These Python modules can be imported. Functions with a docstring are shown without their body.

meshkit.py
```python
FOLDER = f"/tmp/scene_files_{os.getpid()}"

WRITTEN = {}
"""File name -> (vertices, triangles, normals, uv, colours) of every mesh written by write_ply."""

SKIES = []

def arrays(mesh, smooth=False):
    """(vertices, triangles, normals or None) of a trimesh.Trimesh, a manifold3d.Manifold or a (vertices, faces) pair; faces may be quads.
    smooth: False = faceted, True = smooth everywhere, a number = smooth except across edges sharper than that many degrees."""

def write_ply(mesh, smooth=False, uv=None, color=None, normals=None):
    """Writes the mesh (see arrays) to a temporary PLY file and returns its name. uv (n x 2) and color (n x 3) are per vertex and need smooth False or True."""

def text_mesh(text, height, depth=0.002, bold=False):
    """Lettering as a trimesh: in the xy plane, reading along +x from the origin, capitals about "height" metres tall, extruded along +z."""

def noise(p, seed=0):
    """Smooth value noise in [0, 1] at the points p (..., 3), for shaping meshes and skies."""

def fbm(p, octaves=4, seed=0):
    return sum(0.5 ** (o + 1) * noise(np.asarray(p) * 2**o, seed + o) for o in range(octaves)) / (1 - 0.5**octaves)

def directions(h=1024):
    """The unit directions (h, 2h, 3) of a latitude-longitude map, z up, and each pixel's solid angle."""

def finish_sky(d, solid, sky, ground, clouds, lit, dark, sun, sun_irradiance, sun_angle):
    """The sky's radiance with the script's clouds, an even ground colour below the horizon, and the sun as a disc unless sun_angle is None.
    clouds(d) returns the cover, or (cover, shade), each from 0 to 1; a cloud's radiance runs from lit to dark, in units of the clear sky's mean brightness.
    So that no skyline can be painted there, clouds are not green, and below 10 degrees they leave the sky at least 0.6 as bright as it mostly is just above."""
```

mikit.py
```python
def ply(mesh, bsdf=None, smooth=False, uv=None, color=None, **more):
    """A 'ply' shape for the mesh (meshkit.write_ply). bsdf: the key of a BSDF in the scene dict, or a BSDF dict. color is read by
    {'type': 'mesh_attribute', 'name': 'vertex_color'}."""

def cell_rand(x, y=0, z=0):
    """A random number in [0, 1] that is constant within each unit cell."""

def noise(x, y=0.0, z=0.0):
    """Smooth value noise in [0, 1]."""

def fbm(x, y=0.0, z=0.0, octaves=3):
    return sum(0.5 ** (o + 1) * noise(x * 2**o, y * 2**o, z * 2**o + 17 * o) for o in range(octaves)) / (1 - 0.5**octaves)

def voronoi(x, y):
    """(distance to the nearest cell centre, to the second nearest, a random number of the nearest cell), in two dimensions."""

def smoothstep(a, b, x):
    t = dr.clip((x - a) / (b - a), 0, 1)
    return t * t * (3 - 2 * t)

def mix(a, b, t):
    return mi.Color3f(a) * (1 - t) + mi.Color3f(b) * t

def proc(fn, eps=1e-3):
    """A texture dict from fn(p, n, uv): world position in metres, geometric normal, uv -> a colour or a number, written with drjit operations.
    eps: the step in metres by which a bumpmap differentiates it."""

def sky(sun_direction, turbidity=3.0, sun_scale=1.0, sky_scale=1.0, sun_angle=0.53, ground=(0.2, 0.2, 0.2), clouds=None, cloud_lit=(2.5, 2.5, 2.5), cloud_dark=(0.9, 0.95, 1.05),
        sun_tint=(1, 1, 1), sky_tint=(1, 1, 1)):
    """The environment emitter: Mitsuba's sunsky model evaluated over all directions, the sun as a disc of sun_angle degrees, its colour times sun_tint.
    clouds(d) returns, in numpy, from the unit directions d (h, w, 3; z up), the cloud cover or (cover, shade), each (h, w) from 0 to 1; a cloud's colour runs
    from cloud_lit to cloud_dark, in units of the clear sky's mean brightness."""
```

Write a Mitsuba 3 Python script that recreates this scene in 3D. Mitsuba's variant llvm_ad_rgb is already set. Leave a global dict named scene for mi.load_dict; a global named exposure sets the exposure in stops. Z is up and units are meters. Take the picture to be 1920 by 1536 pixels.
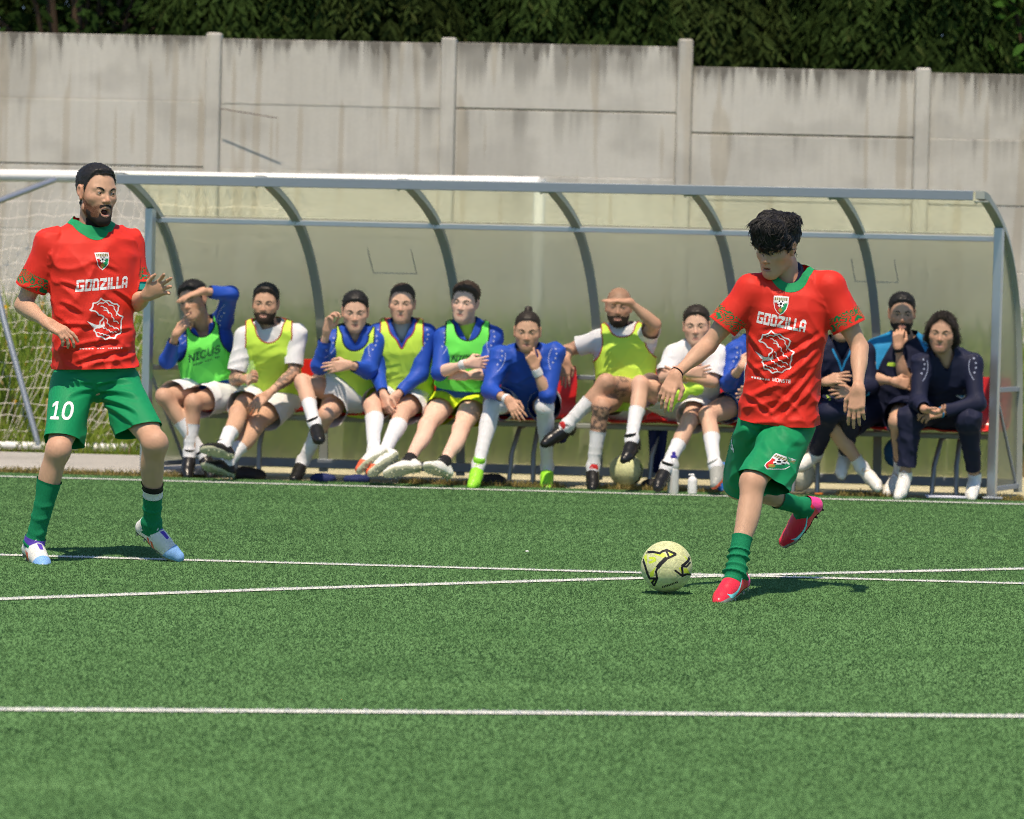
# Football pitch: two players in red in front of a dugout with a row of seated substitutes
import math, random, numpy as np, trimesh, mitsuba as mi, mikit, meshkit, drjit as dr
from scipy import sparse
from scipy.ndimage import label as _ndl
from shapely.geometry import Polygon, LineString, Point, box as sbox
from shapely import affinity
from shapely.ops import unary_union
from concurrent.futures import ThreadPoolExecutor
T = mi.ScalarTransform4f
scene, labels = {}, {}

# ---------------------------------------------------------------- camera, sky, exposure
CAM = np.array([0.0, 0.0, 1.325]); PITCH = math.atan(240 / 7300.0); ROLL = math.radians(1.4)
_f = np.array([0, math.cos(PITCH), -math.sin(PITCH)]); _u0 = np.array([0, math.sin(PITCH), math.cos(PITCH)])
_up = -math.sin(ROLL) * np.array([1.0, 0, 0]) + math.cos(ROLL) * _u0
scene['camera'] = {'type': 'thinlens', 'fov': math.degrees(2 * math.atan(960 / 7300.0)), 'fov_axis': 'x',
    'to_world': T().look_at(origin=CAM.tolist(), target=(CAM + _f).tolist(), up=_up.tolist()),
    'aperture_radius': 0.014, 'focus_distance': 17.1, 'near_clip': 0.5, 'far_clip': 400.0}
SUN = np.array([-0.065, -0.415, 0.89]); SUN /= np.linalg.norm(SUN)
scene['sky'] = mikit.sky(SUN.tolist(), turbidity=3.0, sun_scale=1.0, sky_scale=1.0)
exposure = 1.75

# ---------------------------------------------------------------- materials
def rgb(c): return {'type': 'rgb', 'value': [float(x) for x in c]}
MATS = {}
def mat(name, c=None, rough=0.6, metal=0.0, spec=0.4, sheen=0.0, coat=0.0, vc=False, tex=None, bump=None, bscale=1.0, two=True, sgloss=None):
    base = {'type': 'mesh_attribute', 'name': 'vertex_color'} if vc else (mikit.proc(tex) if tex else rgb(c))
    b = {'type': 'principled', 'base_color': base, 'roughness': rough, 'metallic': metal, 'specular': spec}
    if sheen: b['sheen'] = sheen
    if coat: b['clearcoat'] = coat; b['clearcoat_gloss'] = 0.9
    if bump: b = {'type': 'bumpmap', 'arbitrary': mikit.proc(bump, 2e-3), 'scale': bscale, 'bsdf': b}
    if two: b = {'type': 'twosided', 'bsdf': b}
    scene['m_' + name] = b; MATS[name] = 'm_' + name
def put(key, mesh, m, smooth=False, color=None, label=None, category=None, group=None, kind=None, uv=None):
    assert key not in scene, key
    scene[key] = mikit.ply(mesh, MATS[m], smooth=smooth, color=color, uv=uv)
    tag(key, label, category, group, kind)
def tag(key, label=None, category=None, group=None, kind=None):
    d = {k: v for k, v in dict(label=label, category=category, group=group, kind=kind).items() if v}
    if d: labels[key] = {**labels.get(key, {}), **d}
_cnt = {}
def num(base):
    n = _cnt.get(base, -1) + 1; _cnt[base] = n
    return base if n == 0 else f'{base}_{n:03d}'
# ---------------------------------------------------------------- mesh engine: implicit surfaces, surface nets, clipping
def nrm(v): v = np.asarray(v, float); return v / max(np.linalg.norm(v), 1e-9)
def smin(a, b, k):
    if k <= 0: return np.minimum(a, b)
    h = np.maximum(k - np.abs(a - b), 0) / k
    return np.minimum(a, b) - h * h * (k * .25)
class RC:      # round cone
    def __init__(s, a, b, ra, rb): s.a, s.b, s.ra, s.rb = np.asarray(a, float), np.asarray(b, float), ra, rb
    def box(s): r = max(s.ra, s.rb); return np.minimum(s.a, s.b) - r, np.maximum(s.a, s.b) + r
    def __call__(s, X, Y, Z):
        d = s.b - s.a; bb = max(d @ d, 1e-9); x, y, z = X - s.a[0], Y - s.a[1], Z - s.a[2]
        t = np.clip((x * d[0] + y * d[1] + z * d[2]) / bb, 0, 1)
        return np.sqrt((x - t * d[0]) ** 2 + (y - t * d[1]) ** 2 + (z - t * d[2]) ** 2) - (s.ra + t * (s.rb - s.ra))
class EL:      # ellipsoid with axes R (rows) and radii
    def __init__(s, c, r, R=None): s.c, s.r, s.R = np.asarray(c, float), np.asarray(r, float), np.eye(3) if R is None else np.asarray(R, float)
    def box(s):
        e = np.sqrt(((s.R.T * s.r) ** 2).sum(1)); return s.c - e, s.c + e
    def __call__(s, X, Y, Z):
        x, y, z = X - s.c[0], Y - s.c[1], Z - s.c[2]
        q = [(s.R[i, 0] * x + s.R[i, 1] * y + s.R[i, 2] * z) for i in range(3)]
        k0 = np.sqrt(sum((q[i] / s.r[i]) ** 2 for i in range(3))); k1 = np.sqrt(sum((q[i] / s.r[i] ** 2) ** 2 for i in range(3)))
        return k0 * (k0 - 1) / np.maximum(k1, 1e-6)
class FN:
    def __init__(s, f, lo, hi): s.f, s.lo, s.hi = f, np.asarray(lo, float), np.asarray(hi, float)
    def box(s): return s.lo, s.hi
    def __call__(s, X, Y, Z): return s.f(X, Y, Z)
class Loft:    # torso: stations along an axis, elliptic sections
    def __init__(s, p0, p1, lat0, lat1, st, e=2.3, infl=0.0):
        s.p0, s.L = np.asarray(p0, float), np.linalg.norm(p1 - p0); s.w = (p1 - p0) / s.L; s.e = e
        s.l0, s.l1 = (nrm(l - (l @ s.w) * s.w) for l in (lat0, lat1)); st = np.array(st, float); s.t, s.A, s.B, s.Cc = st[:, 0], st[:, 1] + infl, st[:, 2] + infl, st[:, 3]
    def coords(s, X, Y, Z):
        x, y, z = X - s.p0[0], Y - s.p0[1], Z - s.p0[2]
        t = (x * s.w[0] + y * s.w[1] + z * s.w[2]) / s.L; u = np.clip(t, 0, 1)
        l = [s.l0[i] * (1 - u) + s.l1[i] * u for i in range(3)]; n = np.sqrt(l[0] ** 2 + l[1] ** 2 + l[2] ** 2); l = [q / n for q in l]
        f = [l[1] * s.w[2] - l[2] * s.w[1], l[2] * s.w[0] - l[0] * s.w[2], l[0] * s.w[1] - l[1] * s.w[0]]
        return x * l[0] + y * l[1] + z * l[2], x * f[0] + y * f[1] + z * f[2], t
    def box(s):
        r = max(s.A.max(), s.B.max()) + .05; a, b = s.p0 + s.w * s.L * s.t[0], s.p0 + s.w * s.L * s.t[-1]
        return np.minimum(a, b) - r, np.maximum(a, b) + r
    def __call__(s, X, Y, Z):
        x, y, t = s.coords(X, Y, Z)
        a, b, c = (np.interp(t, s.t, q).astype(np.float32) for q in (s.A, s.B, s.Cc))
        r = (np.abs(x / a) ** s.e + np.abs((y - c) / b) ** s.e) ** (1 / s.e)
        d = (r - 1) * np.minimum(a, b) * .9
        return np.maximum(d, np.maximum(t - s.t[-1], s.t[0] - t) * s.L)
def nets(field, lo, h):
    """Surface nets: the zero level of field on a grid of spacing h from lo."""
    f = field; nx, ny, nz = f.shape; neg = f < 0
    cnt = np.zeros((nx - 1, ny - 1, nz - 1), np.int8)
    for a in (0, 1):
        for b in (0, 1):
            for c in (0, 1): cnt += neg[a:nx - 1 + a, b:ny - 1 + b, c:nz - 1 + c]
    I = np.argwhere((cnt > 0) & (cnt < 8)); 
    idx = np.full(cnt.shape, -1, np.int64); idx[tuple(I.T)] = np.arange(len(I))
    acc, w = np.zeros((len(I), 3)), np.zeros(len(I))
    cor = np.array([[a, b, c] for a in (0, 1) for b in (0, 1) for c in (0, 1)])
    val = np.stack([f[I[:, 0] + a, I[:, 1] + b, I[:, 2] + c] for a, b, c in cor], 1)
    for i in range(8):
        for j in range(i + 1, 8):
            if np.abs(cor[i] - cor[j]).sum() != 1: continue
            m = (val[:, i] < 0) != (val[:, j] < 0); t = val[m, i] / (val[m, i] - val[m, j])
            acc[m] += cor[i] + t[:, None] * (cor[j] - cor[i]); w[m] += 1
    V = np.asarray(lo) + h * (I + acc / w[:, None]); Q = []
    for ax in range(3):
        b, c = (ax + 1) % 3, (ax + 2) % 3
        s0 = [slice(None)] * 3; s1 = [slice(None)] * 3; s0[ax] = slice(0, -1); s1[ax] = slice(1, None)
        n0, n1 = neg[tuple(s0)], neg[tuple(s1)]; E = np.argwhere(n0 != n1)
        E = E[(E[:, b] > 0) & (E[:, c] > 0) & (E[:, b] < f.shape[b] - 1) & (E[:, c] < f.shape[c] - 1)]
        if not len(E): continue
        eb, ec = np.eye(3, dtype=int)[b], np.eye(3, dtype=int)[c]
        q = np.stack([idx[tuple((E - eb - ec).T)], idx[tuple((E - ec).T)], idx[tuple(E.T)], idx[tuple((E - eb).T)]], 1)
        inside = n0[tuple(E.T)]; q[~inside] = q[~inside][:, ::-1]; Q.append(q)
    Q = np.vstack(Q); return V, np.vstack([Q[:, [0, 1, 2]], Q[:, [0, 2, 3]]])
def relax(V, F, n=2, a=.5):
    e = np.vstack([F[:, [0, 1]], F[:, [1, 2]], F[:, [2, 0]]]); N = len(V)
    M = sparse.coo_matrix((np.ones(len(e) * 2), (np.r_[e[:, 0], e[:, 1]], np.r_[e[:, 1], e[:, 0]])), (N, N)).tocsr(); M.data[:] = 1
    dg = np.maximum(np.asarray(M.sum(1)), 1)
    for i in range(n):
        V = V + a * (M @ V / dg - V); V = V - a * 1.02 * (M @ V / dg - V) if i % 2 else V
    return V
def vnorm(V, F):
    n = np.zeros_like(V); fn = np.cross(V[F[:, 1]] - V[F[:, 0]], V[F[:, 2]] - V[F[:, 0]])
    for k in range(3):
        for c in range(3): n[:, c] += np.bincount(F[:, k], fn[:, c], len(V))
    return n / np.maximum(np.linalg.norm(n, axis=1, keepdims=True), 1e-12)
def solid(adds, h, subs=(), pad=.03, rel=2):
    """adds: [(primitive, smoothing k)]; subs the same, cut away. One smooth mesh."""
    bs = [p.box() for p, k in adds]; lo = np.min([b[0] for b in bs], 0) - pad; hi = np.max([b[1] for b in bs], 0) + pad
    n = np.ceil((hi - lo) / h).astype(int) + 1; ax = [(lo[i] + h * np.arange(n[i])).astype(np.float32) for i in range(3)]
    f = np.full(tuple(n), .08, np.float32)
    def part(p, k, sub):
        b0, b1 = p.box(); m = max(k, .02) + 2 * h
        sl = tuple(slice(max(0, int((b0[i] - m - lo[i]) / h)), max(1, min(n[i], int((b1[i] + m - lo[i]) / h) + 2))) for i in range(3))
        d = p(ax[0][sl[0]][:, None, None], ax[1][sl[1]][None, :, None], ax[2][sl[2]][None, None, :]).astype(np.float32)
        f[sl] = -smin(-f[sl], d, k) if sub else smin(f[sl], d, k)
    for p, k in adds: part(p, k, False)
    for p, k in subs: part(p, k, True)
    V, F = nets(f, lo, h)
    return (relax(V, F, rel) if rel else V), F
def at(p, V): return p(V[:, 0], V[:, 1], V[:, 2])
def clip(V, F, v, extra=None):
    """The part of the mesh where v >= 0, cut cleanly."""
    s = v[F] >= 0; c = s.sum(1); out = [F[c == 3]]; newv = []; base = len(V); ed = {}
    pts_a, pts_b = [], []
    def mid(i, j):
        key = i * base + j if i < j else j * base + i
        return key
    res = []
    for cc in (1, 2):
        G = F[c == cc]; S = s[c == cc]
        if not len(G): continue
        odd = np.argmax(S if cc == 1 else ~S, 1); r = np.arange(len(G))
        a, b, d = G[r, odd], G[r, (odd + 1) % 3], G[r, (odd + 2) % 3]
        res.append((cc, a, b, d))
    keys = [np.r_[np.minimum(a, b) * base + np.maximum(a, b), np.minimum(a, d) * base + np.maximum(a, d)] for cc, a, b, d in res]
    if keys:
        uk = np.unique(np.concatenate(keys)); i, j = uk // base, uk % base
        t = v[i] / (v[i] - v[j]); P = V[i] + t[:, None] * (V[j] - V[i]); look = lambda a, b: base + np.searchsorted(uk, np.minimum(a, b) * base + np.maximum(a, b))
        if extra is not None: extra = np.concatenate([extra, extra[i] + (t[:, None] if extra.ndim > 1 else t) * (extra[j] - extra[i])])
        for cc, a, b, d in res:
            ab, ad = look(a, b), look(a, d)
            if cc == 1: out.append(np.stack([a, ab, ad], 1))
            else: out += [np.stack([ab, b, d], 1), np.stack([ab, d, ad], 1)]
        V = np.vstack([V, P])
    F = np.vstack(out); used = np.unique(F); m = np.full(len(V), -1); m[used] = np.arange(len(used))
    return (V[used], m[F]) if extra is None else (V[used], m[F], extra[used])
def bounds_loops(V, F):
    """Chains of points along the open edges."""
    e = np.vstack([F[:, [0, 1]], F[:, [1, 2]], F[:, [2, 0]]]); key = np.sort(e, 1); N = len(V)
    u, first, c = np.unique(key[:, 0] * N + key[:, 1], return_index=True, return_counts=True); be = e[first[c == 1]]
    nxt = dict(zip(be[:, 0].tolist(), be[:, 1].tolist())); loops = []
    while nxt:
        st, cur = nxt.popitem(); ch = [st]
        while cur != st and cur in nxt: ch.append(cur); cur = nxt.pop(cur)
        if len(ch) > 8: loops.append(V[ch])
    return loops
def smooth_loop(P, n=4, step=3):
    for _ in range(n): P = (np.roll(P, 1, 0) + 2 * P + np.roll(P, -1, 0)) / 4
    return P[::step]
def tube(P, r, sides=6, closed=False):
    """A tube along points P."""
    P = np.asarray(P, float); n = len(P); r = np.broadcast_to(np.asarray(r, float), (n,))
    t = (np.roll(P, -1, 0) - np.roll(P, 1, 0)) if closed else np.gradient(P, axis=0)
    t /= np.maximum(np.linalg.norm(t, axis=1, keepdims=True), 1e-9); N = np.zeros_like(P); a = np.array([0, 0, 1.0]) if abs(t[0, 2]) < .9 else np.array([1.0, 0, 0])
    for i in range(n):
        a = a - (a @ t[i]) * t[i]; a /= max(np.linalg.norm(a), 1e-9); N[i] = a
    B = np.cross(t, N); th = np.arange(sides) * 2 * np.pi / sides
    V = (P[:, None] + r[:, None, None] * (np.cos(th)[None, :, None] * N[:, None] + np.sin(th)[None, :, None] * B[:, None])).reshape(-1, 3)
    i = np.arange(n if closed else n - 1)[:, None] * sides; j = np.arange(sides)[None]; k = (j + 1) % sides; i2 = (i + sides) % (n * sides)
    F = np.vstack([np.stack([i + j, i + k, i2 + k], -1).reshape(-1, 3), np.stack([i + j, i2 + k, i2 + j], -1).reshape(-1, 3)])
    if not closed:
        V = np.vstack([V, P[:1], P[-1:]]); q = np.arange(sides)
        F = np.vstack([F, np.stack([(q + 1) % sides, q, q * 0 + n * sides], 1), np.stack([q + (n - 1) * sides, (q + 1) % sides + (n - 1) * sides, q * 0 + n * sides + 1], 1)])
    return V, F
def join(ms):
    ms = [m for m in ms if m is not None and len(m[0])]; off = np.cumsum([0] + [len(m[0]) for m in ms])
    return np.vstack([m[0] for m in ms]), np.vstack([np.asarray(m[1]) + o for m, o in zip(ms, off)])
def tm(m): return np.asarray(m.vertices), np.asarray(m.faces)
def boxm(c, size, R=None, bev=0.0):
    """A box, its edges bevelled."""
    s = np.asarray(size, float) / 2
    if bev > 0:
        b = min(bev, s.min() * .45); pts = np.array([[sx * (s[0] - b * (k != 0)), sy * (s[1] - b * (k != 1)), sz * (s[2] - b * (k != 2))] for k in range(3) for sx in (-1, 1) for sy in (-1, 1) for sz in (-1, 1)])
        m = trimesh.convex.convex_hull(pts); V, F = tm(m)
    else:
        V, F = tm(trimesh.creation.box(size))
    if R is not None: V = V @ np.asarray(R).T
    return V + np.asarray(c), F
def beam(a, b, w, h, up=(0, 0, 1), bev=.003):
    a, b = np.asarray(a, float), np.asarray(b, float); d = nrm(b - a); s = nrm(np.cross(d, up)); u = np.cross(s, d)
    return boxm((a + b) / 2, (np.linalg.norm(b - a), w, h), np.stack([d, s, u], 1), bev)
def cyl(a, b, r, n=16, r2=None): 
    a, b = np.asarray(a, float), np.asarray(b, float); return tube(np.array([a, a + (b - a) * .5, b]), np.array([r, (r + (r2 or r)) / 2, r2 or r]), n)
def lathe(prof, n=28, o=(0, 0, 0)):
    m = trimesh.creation.revolve(np.array(prof, float), sections=n); V, F = tm(m); return V + np.asarray(o), F
def fold(V, dirs, freq, amp, seed=0):
    """Ridged noise stretched along dirs: cloth folds."""
    d = nrm(dirs); q = V * freq[0]; q = q + np.outer(V @ d, d) * (freq[1] - freq[0])
    q = q + .6 * (np.stack([meshkit.noise(V * freq[0] * .5 + 7 * i, seed + i) for i in range(3)], 1) - .5)
    n = meshkit.noise(q, seed); m = sst(.30, .62, meshkit.noise(V * freq[0] * .28 + 3.3, seed + 8)); return amp * (1.25 * m * (1 - np.abs(2 * n - 1)) ** 3 + .35 * (meshkit.noise(V * freq[0] * .4, seed + 5) - .5) - .15)
def poly_mesh(P, size=.008):
    """Flat polygon(s) as a finely divided triangle sheet (x, y)."""
    Vs = []
    for g in getattr(P, 'geoms', [P]):
        if g.is_empty or g.area < 1e-8: continue
        v, f = trimesh.creation.triangulate_polygon(g, engine='earcut'); v = np.c_[v, np.zeros(len(v))]
        v, f = trimesh.remesh.subdivide_to_size(v, f, size, max_iter=12); Vs.append((v, f))
    return join(Vs)
def text_poly(txt, height, bold=True):
    m = meshkit.text_mesh(txt, height, .002, bold); V, F = tm(m); top = V[:, 2] > .001
    polys = [Polygon(V[f][:, :2]).buffer(1e-5) for f in F if top[f].all()]
    return unary_union(polys).simplify(height * .01)
def decal(P, O, u, v, cloth, off=.002, size=.008, reach=.3):
    """Print P laid on the cloth mesh: x along u, y along v, pressed on along -(u x v)."""
    V, F = poly_mesh(P, size); u, v = nrm(u), nrm(v); n = nrm(np.cross(u, v)); W = O + V[:, :1] * u + V[:, 1:2] * v
    tmesh = trimesh.Trimesh(cloth[0], cloth[1], process=False); loc, ri, ti = tmesh.ray.intersects_location(W + n * reach, np.tile(-n, (len(W), 1)), multiple_hits=False)
    hit = np.full(len(W), np.nan); hit[ri] = (loc - W[ri]) @ n; ok = ~np.isnan(hit)
    ok &= (hit < reach) & (hit > -reach)
    F = F[ok[F].all(1)]; hit[~ok] = 0
    e = np.abs(hit[F].max(1) - hit[F].min(1)) < .035; F = F[e]
    return (W + (hit + off)[:, None] * n, F)
# ---------------------------------------------------------------- setting: ground, turf, markings
RNG = np.random.default_rng(7)
def earth(p, n, uv):
    q = mikit.fbm(p.x * 3, p.y * 3, 0, 3); r = mikit.fbm(p.x * 40, p.y * 40, 3, 2)
    return mikit.mix((.19, .18, .11), (.36, .33, .22), q * .6 + r * .4)
def asph(p, n, uv):
    q = mikit.fbm(p.x * 60, p.y * 60, p.z * 60, 2); r = mikit.fbm(p.x * 2, p.y * 2, 0, 2)
    return mikit.mix((.17, .165, .155), (.30, .29, .27), q * .5 + r * .5)
mat('soil', tex=earth, rough=.95, spec=.1); mat('asphalt', tex=asph, rough=.95, spec=.1)
def turf_tex(p, n, uv):
    return mikit.mix((.052, .118, .042), (.098, .195, .077), mikit.fbm(p.x * .8, p.y * 2.6, 0, 3) * .55 + mikit.fbm(p.x * 90, p.y * 60, 0, 2) * .45)
mat('turf_base', tex=turf_tex, rough=.95, spec=.05); scene['m_blade'] = {'type': 'principledthin', 'base_color': {'type': 'mesh_attribute', 'name': 'vertex_color'}, 'roughness': .8, 'diff_trans': 1.0, 'eta': 1.15}; MATS['blade'] = 'm_blade'; mat('line_base', (.45, .46, .43), .9)
def quad(x0, x1, y0, y1, z): return np.array([[x0, y0, z], [x1, y0, z], [x1, y1, z], [x0, y1, z]], float), np.array([[0, 1, 2, 3]])
def edge_y(x): return 25.33 - .066 * (x + 3.3) + .0 * x          # far edge of the artificial turf
put('ground', quad(-150, 150, -60, 250, -.02), 'soil', kind='structure')
put('pitch', (np.array([[-40, -30, 0], [40, -30, 0], [40, edge_y(40), 0], [-40, edge_y(-40), 0]], float), np.array([[0, 1, 2, 3]])), 'turf_base', kind='structure')
def arc_pts():
    a, b, c = np.array([-2.03, 15.57]), np.array([-.79, 16.35]), np.array([2.48, 18.71]); t = np.linspace(-.6, 1.35, 40); return np.stack([a[0] + (c[0] - a[0]) * t, a[1] + (c[1] - a[1]) * t + .12 * 4 * t * (1 - t)], 1)
LINES = [('touchline', np.array([[-7.0, 25.03], [7.0, 24.25]]), .09), ('pitch_line', np.array([[-6.0, 18.17], [6.0, 17.57]]), .085), ('pitch_line_001', arc_pts(), .095), ('pitch_line_002', np.array([[-5.0, 11.11], [5.0, 12.70]]), .085)]
def on_line(x, y):
    out = np.full(len(x), -1)
    for i, (_, P, w) in enumerate(LINES):
        d = np.full(len(x), 9.0)
        for a, b in zip(P[:-1], P[1:]):
            v = b - a; t = np.clip(((x - a[0]) * v[0] + (y - a[1]) * v[1]) / (v @ v), 0, 1); d = np.minimum(d, np.hypot(x - a[0] - t * v[0], y - a[1] - t * v[1]))
        out[d < w / 2 * (1 + .25 * (RNG.random(len(x)) - .5))] = i
    return out
def blades(x, y, col, h, w, lean, seed, z=0.0):
    """Bent blades of grass, two faces each."""
    r = np.random.default_rng(seed); n = len(x); th = r.uniform(0, 2 * np.pi, n); c, s = np.cos(th), np.sin(th); ld = r.normal(0, 1, (n, 2)) * lean[0] + lean[1]
    hh = h * r.uniform(.6, 1.25, n); b = np.stack([x, y, np.full(n, z)], 1); side = np.stack([c, s, 0 * c], 1) * (w * r.uniform(.7, 1.3, n) / 2)[:, None]; tip = np.stack([ld[:, 0] * hh, ld[:, 1] * hh, hh], 1)
    m = b + tip * .55 + np.array([0, 0, .12]) * hh[:, None]; V = np.stack([b - side, b + side, m + side * .8, b + tip], 1).reshape(-1, 3); i = np.arange(n)[:, None] * 4
    F = np.concatenate([i + [0, 1, 2], i + [0, 2, 3]], 1).reshape(-1, 3); k = np.array([.85, .85, 1.0, 1.08])[None, :, None]  # darker roots, paler tips: soft occlusion baked into the blade colours
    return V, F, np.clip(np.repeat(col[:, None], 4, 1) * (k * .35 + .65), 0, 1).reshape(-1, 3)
def turf():
    n = 600000; u = RNG.random(n); D0, D1 = 8.9, 25.4; D = np.where(RNG.random(n) < .55, D0 + (D1 - D0) * u, np.sqrt(D0 ** 2 + (D1 ** 2 - D0 ** 2) * u)); X = (RNG.random(n) * 2 - 1) * (.1345 * D + .70)
    ok = D < edge_y(X) - .02 * RNG.random(n); X, D = X[ok], D[ok]; li = on_line(X, D); P = np.c_[X, D, 0 * X]
    a = meshkit.fbm(P * np.array([.8, 2.6, 1]), 3, 2); b = meshkit.fbm(P * np.array([5, 9, 1]), 2, 5); c = RNG.random(len(X)); g = np.array([.096, .196, .078])
    k = (.70 + .44 * a + .18 * b + .09 * (c - .5))[:, None]; col = g * k + np.array([.06, .05, .03]) * ((c > .93) * .45)[:, None] + np.array([.01, .012, -.004]) * (a - .5)[:, None]
    lean = np.stack([.45 * (meshkit.noise(P * 1.3, 8) - .5) + .1, .5 * (meshkit.noise(P * 1.7, 9) - .5) - .1], 1); m = li < 0
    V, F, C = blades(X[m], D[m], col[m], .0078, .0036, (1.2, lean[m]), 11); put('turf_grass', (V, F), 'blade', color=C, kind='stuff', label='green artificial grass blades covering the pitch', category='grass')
    for i, (nm, L, w) in enumerate(LINES):
        Q = []
        for j in range(len(L)):
            t = L[min(j + 1, len(L) - 1)] - L[max(j - 1, 0)]; t = t / np.linalg.norm(t); Q += [L[j] + w / 2 * np.array([t[1], -t[0]]), L[j] - w / 2 * np.array([t[1], -t[0]])]
        Q = np.c_[np.array(Q), np.full(len(Q), .004)]; F = np.array([[2 * j, 2 * j + 2, 2 * j + 3, 2 * j + 1] for j in range(len(L) - 1)]); put(nm, (Q, F), 'line_base', kind='structure')
        m = li == i; xs, ys, cs = (np.concatenate([q, q]) for q in (X[m], D[m], c[m])); jit = np.random.default_rng(i).normal(0, .006, (2, len(xs))); wc = np.array([.80, .81, .80]) * (.82 + .35 * cs)[:, None] * np.where(RNG.random((len(xs), 1)) < .10, np.array([[.45, .62, .38]]), 1)
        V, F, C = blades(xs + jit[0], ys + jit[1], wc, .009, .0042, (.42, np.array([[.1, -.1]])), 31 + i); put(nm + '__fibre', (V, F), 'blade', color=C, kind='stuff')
turf()
def weeds(key, xy, cols, h, w, seed, label, spread=.5):
    r = np.random.default_rng(seed); n = len(xy); V, F, C = [], [], []
    hh = h * r.uniform(.45, 1.25, n); a = r.uniform(0, 2 * np.pi, n); ld = np.stack([np.cos(a), np.sin(a)], 1) * r.uniform(.1, spread, n)[:, None]; th = r.uniform(-.9, .9, n); sd = np.stack([np.cos(th), np.sin(th), 0 * th], 1) * (w * r.uniform(.5, 1.4, n) / 2)[:, None]
    b = np.c_[xy, np.full(n, -.02)]; t = np.array([0, .3, .62, .85, 1.0]); ctr = [b + np.c_[ld * hh[:, None] * (q ** 1.8), hh * (q - .22 * q ** 3 * np.linalg.norm(ld, axis=1) * 2)] for q in t]; ww = [1, .95, .75, .4, .03]
    V = np.stack([c + s * k for c, k in zip(ctr, ww) for s in (-sd, sd)], 1); m = 2 * len(t); i = np.arange(n)[:, None] * m; F = np.concatenate([i + q for j in range(len(t) - 1) for q in ([2 * j, 2 * j + 1, 2 * j + 3], [2 * j, 2 * j + 3, 2 * j + 2])], 1).reshape(-1, 3)
    put(key, (V.reshape(-1, 3), F), 'leaf', color=np.repeat(cols, m, 0), kind='stuff', label=label, category='grass')
scene['m_leaf'] = {'type': 'principledthin', 'base_color': {'type': 'mesh_attribute', 'name': 'vertex_color'}, 'roughness': .5, 'diff_trans': .7, 'eta': 1.4}; MATS['leaf'] = 'm_leaf'
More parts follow.
